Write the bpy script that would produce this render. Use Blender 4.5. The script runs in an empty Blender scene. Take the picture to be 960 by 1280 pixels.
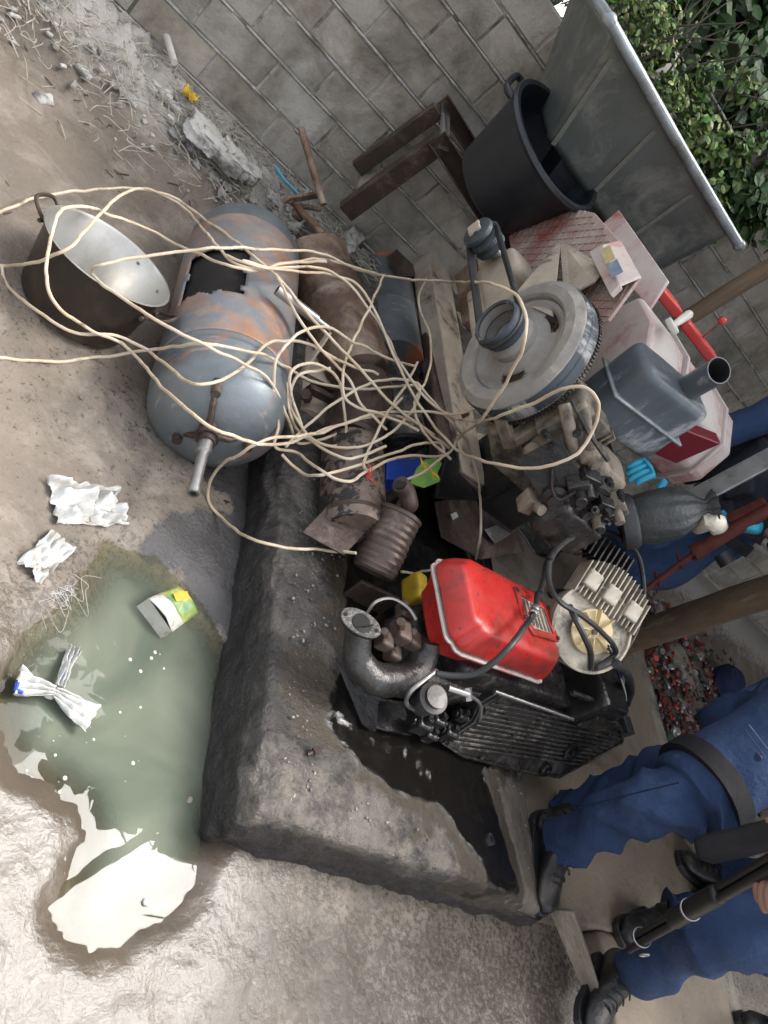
import bpy, bmesh, math, random
import numpy as np
from mathutils import Vector, Matrix, noise as mn
random.seed(7)
rng = np.random.RandomState(5)
S = bpy.context.scene
COL = S.collection
V = Vector

# ------------------------------------------------------------------ camera
cd = bpy.data.cameras.new('camera'); cam = bpy.data.objects.new('camera', cd); COL.objects.link(cam)
cd.sensor_fit = 'AUTO'; cd.sensor_width = 36; cd.lens = 27.0
cd.clip_start = 0.02; cd.clip_end = 500
cx = V((0.67503127, -0.02253215, 0.73744497)); cy = V((-0.46361059, 0.76459079, 0.44773445)); cz = V((-0.57393205, -0.64412205, 0.50567655))
m = Matrix((cx, cy, cz)).transposed().to_4x4(); m.translation = (0, 0, 1.5)
cam.matrix_world = m
S.camera = cam

# ------------------------------------------------------------------ sky and sun
SUN_DIR = V((0.50, 0.18, 0.85)).normalized()      # towards the bright break in the cloud
w = bpy.data.worlds.new('World'); S.world = w; w.use_nodes = True
nt = w.node_tree; nt.nodes.clear()
sky = nt.nodes.new('ShaderNodeTexSky'); sky.sky_type = 'NISHITA'; sky.sun_disc = False
sky.sun_elevation = math.asin(SUN_DIR.z); sky.sun_rotation = math.atan2(SUN_DIR.x, SUN_DIR.y)
sky.dust_density = 6; sky.air_density = 1.0
hs = nt.nodes.new('ShaderNodeHueSaturation'); hs.inputs['Saturation'].default_value = 0.3
bg = nt.nodes.new('ShaderNodeBackground'); bg.inputs[1].default_value = 0.15
wo = nt.nodes.new('ShaderNodeOutputWorld')
nt.links.new(sky.outputs[0], hs.inputs['Color']); nt.links.new(hs.outputs[0], bg.inputs[0]); nt.links.new(bg.outputs[0], wo.inputs[0])
sl = bpy.data.lights.new('sun', 'SUN'); sl.energy = 1.0; sl.angle = math.radians(26); sl.color = (1.0, 0.97, 0.93)
so = bpy.data.objects.new('sun', sl); COL.objects.link(so)
so.rotation_euler = SUN_DIR.to_track_quat('Z', 'Y').to_euler()
S.view_settings.view_transform = 'Standard'; S.view_settings.look = 'None'
S.view_settings.exposure = 1.8; S.view_settings.gamma = 1
S.cycles.use_denoising = True
S.cycles.max_bounces = 6; S.cycles.transparent_max_bounces = 12

# ------------------------------------------------------------------ materials
def col4(c): return (c[0], c[1], c[2], 1)
MATS = {}
def mat(name, a, b=None, dirt=None, scale=6, dirt_scale=3, dirt_at=0.55, dirt_w=0.12, rough=(0.5, 0.75), metal=0.0,
        bump=0.15, bump_scale=40, stretch=None, attr=None, attr_col=None, attr_rough=0.1, spec=0.5, tone=False, scratch=None, dirt_metal=None):
    """weathered surface: two tones, a dirt/rust layer of its own shape, varying gloss and bump"""
    M = bpy.data.materials.new(name); M.use_nodes = True; N = M.node_tree.nodes; L = M.node_tree.links
    P = N['Principled BSDF']; P.inputs['Metallic'].default_value = metal
    P.inputs['Specular IOR Level'].default_value = spec
    tc = N.new('ShaderNodeTexCoord'); mp = N.new('ShaderNodeMapping'); L.new(tc.outputs['Object'], mp.inputs[0])
    if stretch: mp.inputs['Scale'].default_value = stretch
    def nz(s, d=6, r=0.6, dist=0.0):
        n = N.new('ShaderNodeTexNoise'); n.inputs['Scale'].default_value = s; n.inputs['Detail'].default_value = d
        n.inputs['Roughness'].default_value = r; n.inputs['Distortion'].default_value = dist
        L.new(mp.outputs[0], n.inputs['Vector']); return n
    def ramp(src, p0, p1, c0=(0, 0, 0, 1), c1=(1, 1, 1, 1)):
        r = N.new('ShaderNodeValToRGB'); r.color_ramp.elements[0].position = max(0, p0); r.color_ramp.elements[1].position = min(1, p1)
        r.color_ramp.elements[0].color = c0; r.color_ramp.elements[1].color = c1
        L.new(src, r.inputs[0]); return r.outputs[0]
    def mix(f, c0, c1):
        x = N.new('ShaderNodeMix'); x.data_type = 'RGBA'
        if hasattr(f, 'links') or not isinstance(f, (int, float)): L.new(f, x.inputs[0])
        else: x.inputs[0].default_value = f
        for i, c in ((6, c0), (7, c1)):
            if isinstance(c, tuple): x.inputs[i].default_value = col4(c)
            else: L.new(c, x.inputs[i])
        return x.outputs[2]
    b = b or tuple(v * 0.72 for v in a)
    n1 = nz(scale, 8, 0.62); c = mix(ramp(n1.outputs[0], 0.36, 0.64), a, b)
    rv = n1.outputs[0]
    dm = None
    if dirt:
        n2 = nz(dirt_scale, 12, 0.7, 0.4); dm = ramp(n2.outputs[0], dirt_at - dirt_w / 2, dirt_at + dirt_w / 2)
        c = mix(dm, c, dirt)
    if scratch:
        n5 = nz(scratch[0], 4, 0.5); n5m = N.new('ShaderNodeMapping'); L.new(tc.outputs['Object'], n5m.inputs[0])
        n5m.inputs['Scale'].default_value = scratch[1]; L.new(n5m.outputs[0], n5.inputs['Vector'])
        c = mix(ramp(n5.outputs[0], scratch[3], scratch[3] + 0.06), c, scratch[2])
    if tone:
        at = N.new('ShaderNodeAttribute'); at.attribute_name = 'tone'
        x = N.new('ShaderNodeMix'); x.data_type = 'RGBA'; x.blend_type = 'MULTIPLY'; x.inputs[0].default_value = 1
        L.new(c, x.inputs[6]); L.new(at.outputs['Color'], x.inputs[7]); c = x.outputs[2]
    mr = N.new('ShaderNodeMapRange'); mr.inputs[1].default_value = 0.3; mr.inputs[2].default_value = 0.7
    mr.inputs[3].default_value = rough[0]; mr.inputs[4].default_value = rough[1]
    n3 = nz(dirt_scale * 4, 8, 0.65); L.new(n3.outputs[0], mr.inputs[0]); ro = mr.outputs[0]
    if dm is not None and dirt_metal is not None:
        q = N.new('ShaderNodeMapRange'); q.inputs[3].default_value = metal; q.inputs[4].default_value = dirt_metal
        L.new(dm, q.inputs[0]); L.new(q.outputs[0], P.inputs['Metallic'])
    if attr:
        for an, ac, ar in zip(attr, attr_col, attr_rough):
            at = N.new('ShaderNodeAttribute'); at.attribute_name = an
            f = at.outputs['Fac']
            ns = nz(60 if an == 'wet' else 22, 10, 0.75); ad = N.new('ShaderNodeMath'); ad.operation = 'MULTIPLY_ADD'
            sb = N.new('ShaderNodeMath'); sb.operation = 'SUBTRACT'; L.new(ns.outputs[0], sb.inputs[0]); sb.inputs[1].default_value = 0.5
            L.new(sb.outputs[0], ad.inputs[0]); ad.inputs[1].default_value = {'oil': 1.0, 'wet': 2.2}.get(an, 1.3); L.new(f, ad.inputs[2])
            ff = ramp(ad.outputs[0], 0.38, 0.62)
            if ac is not None:
                if len(ac) == 4:
                    x = N.new('ShaderNodeMix'); x.data_type = 'RGBA'; x.blend_type = 'MULTIPLY'; L.new(ff, x.inputs[0]); L.new(c, x.inputs[6]); x.inputs[7].default_value = ac; c = x.outputs[2]
                else: c = mix(ff, c, ac)
            q = N.new('ShaderNodeMix'); q.data_type = 'FLOAT'; L.new(ff, q.inputs[0]); L.new(ro, q.inputs[2]); q.inputs[3].default_value = ar; ro = q.outputs[0]
    L.new(c, P.inputs['Base Color']); L.new(ro, P.inputs['Roughness'])
    if bump:
        n4 = nz(bump_scale, 8, 0.65); bp = N.new('ShaderNodeBump'); bp.inputs['Strength'].default_value = bump
        bp.inputs['Distance'].default_value = 0.6 / bump_scale
        if attr:
            ao = N.new('ShaderNodeAttribute'); ao.attribute_name = 'oil' if name == 'concrete' else 'wet'; qo = N.new('ShaderNodeMapRange'); qo.inputs[3].default_value = bump; qo.inputs[4].default_value = 0.10 if name == 'concrete' else 0.27; L.new(ao.outputs['Fac'], qo.inputs[0]); L.new(qo.outputs[0], bp.inputs['Strength'])
        L.new(n4.outputs[0], bp.inputs['Height']); L.new(bp.outputs[0], P.inputs['Normal'])
    MATS[name] = M
    return M

mat('mud', (0.205, 0.168, 0.130), (0.138, 0.115, 0.092), (0.25, 0.213, 0.175), scale=2.2, dirt_scale=5, rough=(0.5, 0.8), bump=0.9, bump_scale=60,
    attr=('wet', 'ash', 'oil'), attr_col=((0.44, 0.43, 0.42, 1), (0.36, 0.34, 0.31), (0.06, 0.056, 0.056)), attr_rough=(0.075, 0.8, 0.22))
mat('slab', (0.25, 0.20, 0.145), (0.18, 0.145, 0.11), (0.10, 0.08, 0.062), scale=2.5, dirt_scale=3, dirt_at=0.6, rough=(0.45, 0.75), bump=0.3, bump_scale=35)
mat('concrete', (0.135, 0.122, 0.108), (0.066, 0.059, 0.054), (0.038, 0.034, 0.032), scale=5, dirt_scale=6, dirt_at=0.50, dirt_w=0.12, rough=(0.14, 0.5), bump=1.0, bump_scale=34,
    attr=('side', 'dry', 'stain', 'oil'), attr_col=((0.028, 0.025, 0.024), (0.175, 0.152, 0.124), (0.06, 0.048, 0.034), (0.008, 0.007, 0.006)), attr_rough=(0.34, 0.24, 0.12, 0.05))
mat('brick', (0.45, 0.425, 0.38), (0.35, 0.33, 0.29), (0.17, 0.155, 0.125), scale=5, dirt_scale=4, dirt_at=0.54, dirt_w=0.25, rough=(0.8, 0.95), bump=0.5, bump_scale=50, tone=True)
mat('mortar', (0.48, 0.46, 0.43), (0.32, 0.30, 0.27), (0.13, 0.12, 0.09), scale=9, dirt_scale=7, dirt_at=0.54, dirt_w=0.15, rough=(0.8, 0.95), bump=0.6, bump_scale=60)
mat('rubble', (0.52, 0.51, 0.48), (0.32, 0.31, 0.28), (0.12, 0.11, 0.10), scale=12, dirt_scale=9, rough=(0.8, 0.95), bump=0.7, bump_scale=50)
mat('stone', (0.30, 0.27, 0.22), (0.2, 0.18, 0.15), (0.12, 0.10, 0.08), scale=10, rough=(0.7, 0.9), bump=0.6, bump_scale=40)
mat('grit', (0.36, 0.33, 0.29), (0.12, 0.11, 0.10), (0.06, 0.055, 0.05), scale=14, dirt_scale=25, dirt_at=0.52, rough=(0.3, 0.7), bump=0)
mat('straw', (0.45, 0.42, 0.36), (0.28, 0.25, 0.2), scale=30, rough=(0.7, 0.9), bump=0)
mat('alu', (0.62, 0.61, 0.58), (0.5, 0.49, 0.46), (0.36, 0.33, 0.28), scale=3, dirt_scale=4, dirt_at=0.6, dirt_w=0.2, rough=(0.28, 0.45), metal=0.85, bump=0.05, bump_scale=60)
mat('soot', (0.035, 0.03, 0.027), (0.055, 0.042, 0.032), (0.13, 0.095, 0.06), scale=5, dirt_scale=3, dirt_at=0.6, dirt_w=0.25, rough=(0.3, 0.5), metal=0.45, bump=0.1, bump_scale=50)
mat('grey_steel', (0.22, 0.245, 0.26), (0.15, 0.17, 0.18), (0.42, 0.14, 0.055), scale=4, dirt_scale=2.6, dirt_at=0.57, dirt_w=0.06, rough=(0.3, 0.55), metal=0.55, bump=0.12, bump_scale=30, dirt_metal=0.1,
    scratch=(14, (1, 4, 1), (0.33, 0.31, 0.29), 0.62))
mat('burnt_steel', (0.36, 0.18, 0.10), (0.33, 0.28, 0.25), (0.20, 0.215, 0.23), scale=7, dirt_scale=6, dirt_at=0.49, dirt_w=0.14, rough=(0.4, 0.7), metal=0.35, bump=0.15, bump_scale=30)
mat('inner_dark', (0.012, 0.01, 0.009), rough=(0.8, 0.95), bump=0)
mat('rust', (0.17, 0.098, 0.06), (0.085, 0.055, 0.04), (0.32, 0.25, 0.19), scale=8, dirt_scale=6, dirt_at=0.55, dirt_w=0.2, rough=(0.45, 0.7), metal=0.3, bump=0.35, bump_scale=50)
mat('rust_dark', (0.055, 0.038, 0.032), (0.09, 0.06, 0.048), (0.16, 0.13, 0.11), scale=10, dirt_scale=7, dirt_at=0.56, rough=(0.3, 0.6), metal=0.45, bump=0.4, bump_scale=45)
mat('primer', (0.080, 0.054, 0.043), (0.052, 0.038, 0.032), (0.17, 0.135, 0.105), scale=8, dirt_scale=10, dirt_at=0.58, dirt_w=0.15, rough=(0.35, 0.55), metal=0.3, bump=0.15, bump_scale=50)
mat('steel', (0.38, 0.37, 0.36), (0.26, 0.25, 0.24), (0.12, 0.09, 0.07), scale=12, dirt_scale=8, dirt_at=0.62, rough=(0.25, 0.45), metal=0.8, bump=0.1, bump_scale=60)
mat('dusty', (0.44, 0.38, 0.30), (0.30, 0.25, 0.195), (0.10, 0.075, 0.055), scale=7, dirt_scale=7, dirt_at=0.60, dirt_w=0.10, rough=(0.75, 0.95), bump=0.4, bump_scale=60)
mat('flywheel', (0.30, 0.28, 0.25), (0.20, 0.19, 0.18), (0.46, 0.41, 0.34), scale=8, dirt_scale=5, dirt_at=0.58, dirt_w=0.15, rough=(0.55, 0.8), metal=0.15, bump=0.2, bump_scale=50)
mat('tread', (0.055, 0.068, 0.082), (0.03, 0.037, 0.045), (0.34, 0.34, 0.34), scale=8, dirt_scale=9, dirt_at=0.56, dirt_w=0.08, rough=(0.4, 0.7), metal=0.2, bump=0.2, bump_scale=50, stretch=(0.4, 1, 1))
mat('oily', (0.022, 0.021, 0.021), (0.045, 0.04, 0.036), (0.13, 0.12, 0.105), scale=12, dirt_scale=12, dirt_at=0.60, dirt_w=0.12, rough=(0.16, 0.42), metal=0.3, bump=0.35, bump_scale=45)
mat('cast_oily', (0.09, 0.087, 0.085), (0.045, 0.043, 0.04), (0.05, 0.045, 0.04), scale=9, dirt_scale=8, dirt_at=0.55, rough=(0.18, 0.38), metal=0.7, bump=0.35, bump_scale=50)
mat('gear_rib', (0.06, 0.055, 0.05), (0.03, 0.028, 0.027), (0.18, 0.165, 0.14), scale=14, dirt_scale=14, dirt_at=0.55, dirt_w=0.1, rough=(0.2, 0.45), metal=0.35, bump=0.25, bump_scale=60)
mat('speckled', (0.12, 0.08, 0.06), (0.20, 0.16, 0.13), (0.02, 0.018, 0.018), scale=14, dirt_scale=16, dirt_at=0.52, dirt_w=0.05, rough=(0.4, 0.65), metal=0.2, bump=0.3, bump_scale=50)
mat('casting', (0.27, 0.225, 0.17), (0.14, 0.115, 0.09), (0.045, 0.038, 0.03), scale=9, dirt_scale=9, dirt_at=0.53, dirt_w=0.14, rough=(0.6, 0.9), bump=0.5, bump_scale=50)
mat('oil_black', (0.010, 0.010, 0.011), (0.02, 0.018, 0.018), scale=9, rough=(0.08, 0.25), bump=0.25, bump_scale=30)
mat('red_paint', (0.46, 0.024, 0.02), (0.38, 0.02, 0.016), (0.075, 0.025, 0.02), scale=4, dirt_scale=5, dirt_at=0.575, dirt_w=0.2, rough=(0.2, 0.5), bump=0.1, bump_scale=60,
    scratch=(40, (1, 1, 1), (0.06, 0.025, 0.02), 0.66))
mat('red_dust', (0.46, 0.43, 0.40), (0.40, 0.30, 0.27), (0.28, 0.05, 0.05), scale=6, dirt_scale=5, dirt_at=0.60, dirt_w=0.2, rough=(0.45, 0.7), bump=0.1, bump_scale=60)
mat('red_dark', (0.15, 0.014, 0.022), (0.12, 0.012, 0.02), (0.3, 0.2, 0.2), scale=4, dirt_scale=8, dirt_at=0.7, rough=(0.25, 0.4), bump=0.05)
mat('chequer', (0.42, 0.35, 0.30), (0.32, 0.22, 0.19), (0.24, 0.065, 0.05), scale=9, dirt_scale=4, dirt_at=0.57, dirt_w=0.18, rough=(0.5, 0.8), bump=0.2, bump_scale=60)
mat('box_grey', (0.075, 0.09, 0.10), (0.11, 0.13, 0.145), (0.40, 0.41, 0.42), scale=5, dirt_scale=8, dirt_at=0.58, dirt_w=0.1, rough=(0.3, 0.5), metal=0.2, bump=0.1, bump_scale=60, stretch=(1, 1, 0.35))
mat('hopper', (0.135, 0.148, 0.138), (0.095, 0.105, 0.098), (0.25, 0.245, 0.22), scale=3, dirt_scale=4.5, dirt_at=0.60, dirt_w=0.16, rough=(0.35, 0.6), metal=0.35, bump=0.08, bump_scale=30)
mat('filter_can', (0.10, 0.095, 0.09), (0.06, 0.057, 0.055), (0.05, 0.045, 0.04), scale=14, dirt_scale=14, dirt_at=0.54, rough=(0.3, 0.5), metal=0.5, bump=0.15)
mat('seam', (0.17, 0.165, 0.14), (0.12, 0.12, 0.10), scale=20, rough=(0.6, 0.8), bump=0.3)
mat('rim_grey', (0.30, 0.33, 0.345), (0.19, 0.21, 0.22), (0.12, 0.12, 0.11), scale=14, rough=(0.3, 0.5), metal=0.3, bump=0.05)
mat('black_plastic', (0.008, 0.010, 0.014), (0.012, 0.015, 0.02), (0.05, 0.05, 0.05), scale=6, dirt_scale=6, dirt_at=0.7, rough=(0.28, 0.42), bump=0.12, bump_scale=20, stretch=(0.3, 0.3, 9))
mat('rubber', (0.02, 0.021, 0.023), (0.03, 0.03, 0.03), (0.10, 0.10, 0.095), scale=10, dirt_scale=12, dirt_at=0.64, rough=(0.4, 0.6), bump=0.1)
mat('bin_bag', (0.03, 0.034, 0.035), (0.05, 0.052, 0.05), (0.13, 0.13, 0.12), scale=7, dirt_scale=7, dirt_at=0.62, rough=(0.28, 0.45), bump=0.4, bump_scale=12)
mat('cable', (0.62, 0.54, 0.42), (0.46, 0.35, 0.23), (0.20, 0.13, 0.08), scale=7, dirt_scale=9, dirt_at=0.62, rough=(0.45, 0.6), bump=0)
mat('cream_alu', (0.50, 0.46, 0.37), (0.36, 0.32, 0.25), (0.07, 0.06, 0.05), scale=14, dirt_scale=12, dirt_at=0.56, dirt_w=0.15, rough=(0.4, 0.6), metal=0.2, bump=0.1)
mat('fan_plastic', (0.68, 0.56, 0.33), (0.6, 0.48, 0.27), (0.2, 0.12, 0.06), scale=9, dirt_scale=10, dirt_at=0.68, rough=(0.35, 0.5), bump=0)
mat('white_plastic', (0.60, 0.60, 0.58), (0.42, 0.42, 0.40), (0.26, 0.23, 0.19), scale=20, dirt_scale=10, dirt_at=0.57, dirt_w=0.2, rough=(0.4, 0.6), bump=0.4, bump_scale=60)
mat('bone', (0.62, 0.60, 0.55), (0.5, 0.47, 0.42), scale=9, rough=(0.4, 0.6), bump=0.2)
mat('red_plastic', (0.50, 0.03, 0.03), (0.42, 0.05, 0.04), (0.5, 0.3, 0.25), scale=9, dirt_scale=12, dirt_at=0.66, rough=(0.35, 0.5), bump=0.05)
mat('blue_plastic', (0.02, 0.07, 0.42), (0.015, 0.05, 0.33), scale=5, rough=(0.3, 0.4), bump=0.05)
mat('sky_plastic', (0.10, 0.42, 0.60), (0.12, 0.36, 0.5), scale=9, rough=(0.4, 0.5), bump=0.05)
mat('yellow_plastic', (0.62, 0.42, 0.03), (0.5, 0.3, 0.03), (0.1, 0.06, 0.02), scale=9, rough=(0.35, 0.5), bump=0.1)
mat('glove', (0.05, 0.50, 0.72), (0.04, 0.42, 0.64), scale=9, rough=(0.35, 0.5), bump=0.25, bump_scale=30)
mat('denim', (0.024, 0.052, 0.130), (0.017, 0.039, 0.102), (0.05, 0.085, 0.17), scale=7, dirt_scale=5, dirt_at=0.62, dirt_w=0.2, rough=(0.8, 0.95), bump=0.5, bump_scale=16)
mat('denim_dark', (0.012, 0.022, 0.075), (0.009, 0.017, 0.055), scale=7, rough=(0.8, 0.95), bump=0.25, bump_scale=90)
mat('vest', (0.014, 0.017, 0.026), (0.024, 0.027, 0.04), scale=16, rough=(0.7, 0.9), bump=0.5, bump_scale=40)
mat('leather', (0.012, 0.011, 0.011), (0.02, 0.018, 0.018), (0.09, 0.075, 0.06), scale=12, dirt_scale=9, dirt_at=0.57, dirt_w=0.2, rough=(0.25, 0.5), bump=0.3, bump_scale=30)
mat('strap', (0.010, 0.010, 0.012), rough=(0.6, 0.8), bump=0.2)
mat('skin', (0.30, 0.165, 0.115), (0.26, 0.14, 0.10), scale=20, rough=(0.45, 0.6), bump=0.1)
mat('hair', (0.01, 0.008, 0.007), rough=(0.7, 0.9), bump=0.6, bump_scale=80)
mat('gunmetal', (0.008, 0.008, 0.009), (0.013, 0.013, 0.014), scale=12, rough=(0.35, 0.5), metal=0.1, bump=0.05)
mat('wood', (0.20, 0.135, 0.08), (0.14, 0.095, 0.06), (0.32, 0.26, 0.20), scale=9, dirt_scale=6, dirt_at=0.62, rough=(0.65, 0.85), bump=0.4, bump_scale=24, stretch=(3, 3, 0.3))
mat('wood_grey', (0.34, 0.29, 0.225), (0.22, 0.185, 0.145), (0.05, 0.04, 0.03), scale=9, dirt_scale=7, dirt_at=0.66, rough=(0.7, 0.9), bump=0.5, bump_scale=24, stretch=(3, 0.3, 3))
mat('rust_red', (0.16, 0.038, 0.026), (0.11, 0.03, 0.022), (0.2, 0.12, 0.09), scale=12, dirt_scale=10, dirt_at=0.66, rough=(0.5, 0.7), metal=0.2, bump=0.3)
mat('tin', (0.16, 0.12, 0.10), (0.10, 0.075, 0.06), scale=4, rough=(0.6, 0.8), bump=0.2)
mat('leaf', (0.060, 0.085, 0.032), (0.035, 0.060, 0.025), scale=6, rough=(0.45, 0.65), bump=0, tone=True)
mat('fresh_leaf', (0.24, 0.42, 0.09), (0.16, 0.33, 0.08), scale=20, rough=(0.4, 0.5), bump=0.1)
mat('bark', (0.11, 0.095, 0.075), (0.07, 0.06, 0.05), scale=12, rough=(0.8, 0.9), bump=0.5, bump_scale=30)
mat('carton_green', (0.06, 0.22, 0.10), (0.25, 0.27, 0.05), (0.5, 0.42, 0.12), scale=22, dirt_scale=18, dirt_at=0.55, rough=(0.35, 0.5), bump=0.1)
mat('carton_white', (0.55, 0.54, 0.48), (0.42, 0.40, 0.34), (0.16, 0.14, 0.1), scale=22, dirt_scale=18, dirt_at=0.62, rough=(0.5, 0.7), bump=0.1)
mat('caps', (0.5, 0.5, 0.5), (0.35, 0.35, 0.35), scale=22, rough=(0.2, 0.4), metal=0.3, bump=0, tone=True)
mat('plain_sticker', (0.55, 0.50, 0.38), (0.42, 0.4, 0.33), (0.16, 0.24, 0.36), scale=30, dirt_scale=24, dirt_at=0.52, rough=(0.4, 0.6), bump=0)
mat('yellow_sticker', (0.55, 0.46, 0.2), (0.4, 0.35, 0.2), scale=30, rough=(0.4, 0.6), bump=0)
mat('blue_sticker', (0.12, 0.2, 0.32), (0.3, 0.33, 0.36), scale=40, rough=(0.4, 0.6), bump=0)

def water_mat():
    M = bpy.data.materials.new('water'); M.use_nodes = True; N = M.node_tree.nodes; L = M.node_tree.links
    N.clear(); out = N.new('ShaderNodeOutputMaterial')
    tc = N.new('ShaderNodeTexCoord')
    n = N.new('ShaderNodeTexNoise'); n.inputs['Scale'].default_value = 3.0; n.inputs['Detail'].default_value = 6; n.inputs['Distortion'].default_value = 1.2
    L.new(tc.outputs['Object'], n.inputs['Vector'])
    r = N.new('ShaderNodeValToRGB'); e = r.color_ramp.elements
    e[0].position = 0.35; e[0].color = (0.095, 0.112, 0.085, 1); e[1].position = 0.68; e[1].color = (0.165, 0.178, 0.135, 1)
    L.new(n.outputs[0], r.inputs[0])
    # murk: suspended silt hides the bed where the water is deep
    d = N.new('ShaderNodeBsdfDiffuse'); L.new(r.outputs[0], d.inputs[0])
    t = N.new('ShaderNodeBsdfTransparent'); t.inputs[0].default_value = (0.88, 0.90, 0.80, 1)
    at = N.new('ShaderNodeAttribute'); at.attribute_name = 'deep'
    mx = N.new('ShaderNodeMixShader'); L.new(at.outputs['Fac'], mx.inputs[0]); L.new(t.outputs[0], mx.inputs[1]); L.new(d.outputs[0], mx.inputs[2])
    g = N.new('ShaderNodeBsdfGlossy'); g.inputs['Roughness'].default_value = 0.0
    fr = N.new('ShaderNodeFresnel'); fr.inputs[0].default_value = 1.31
    mx2 = N.new('ShaderNodeMixShader'); L.new(fr.outputs[0], mx2.inputs[0]); L.new(mx.outputs[0], mx2.inputs[1]); L.new(g.outputs[0], mx2.inputs[2])
    n2 = N.new('ShaderNodeTexNoise'); n2.inputs['Scale'].default_value = 9; L.new(tc.outputs['Object'], n2.inputs['Vector'])
    b = N.new('ShaderNodeBump'); b.inputs['Strength'].default_value = 0.02; b.inputs['Distance'].default_value = 0.02
    L.new(n2.outputs[0], b.inputs['Height']); L.new(b.outputs[0], g.inputs['Normal'])
    L.new(mx2.outputs[0], out.inputs[0]); MATS['water'] = M
water_mat()

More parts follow.
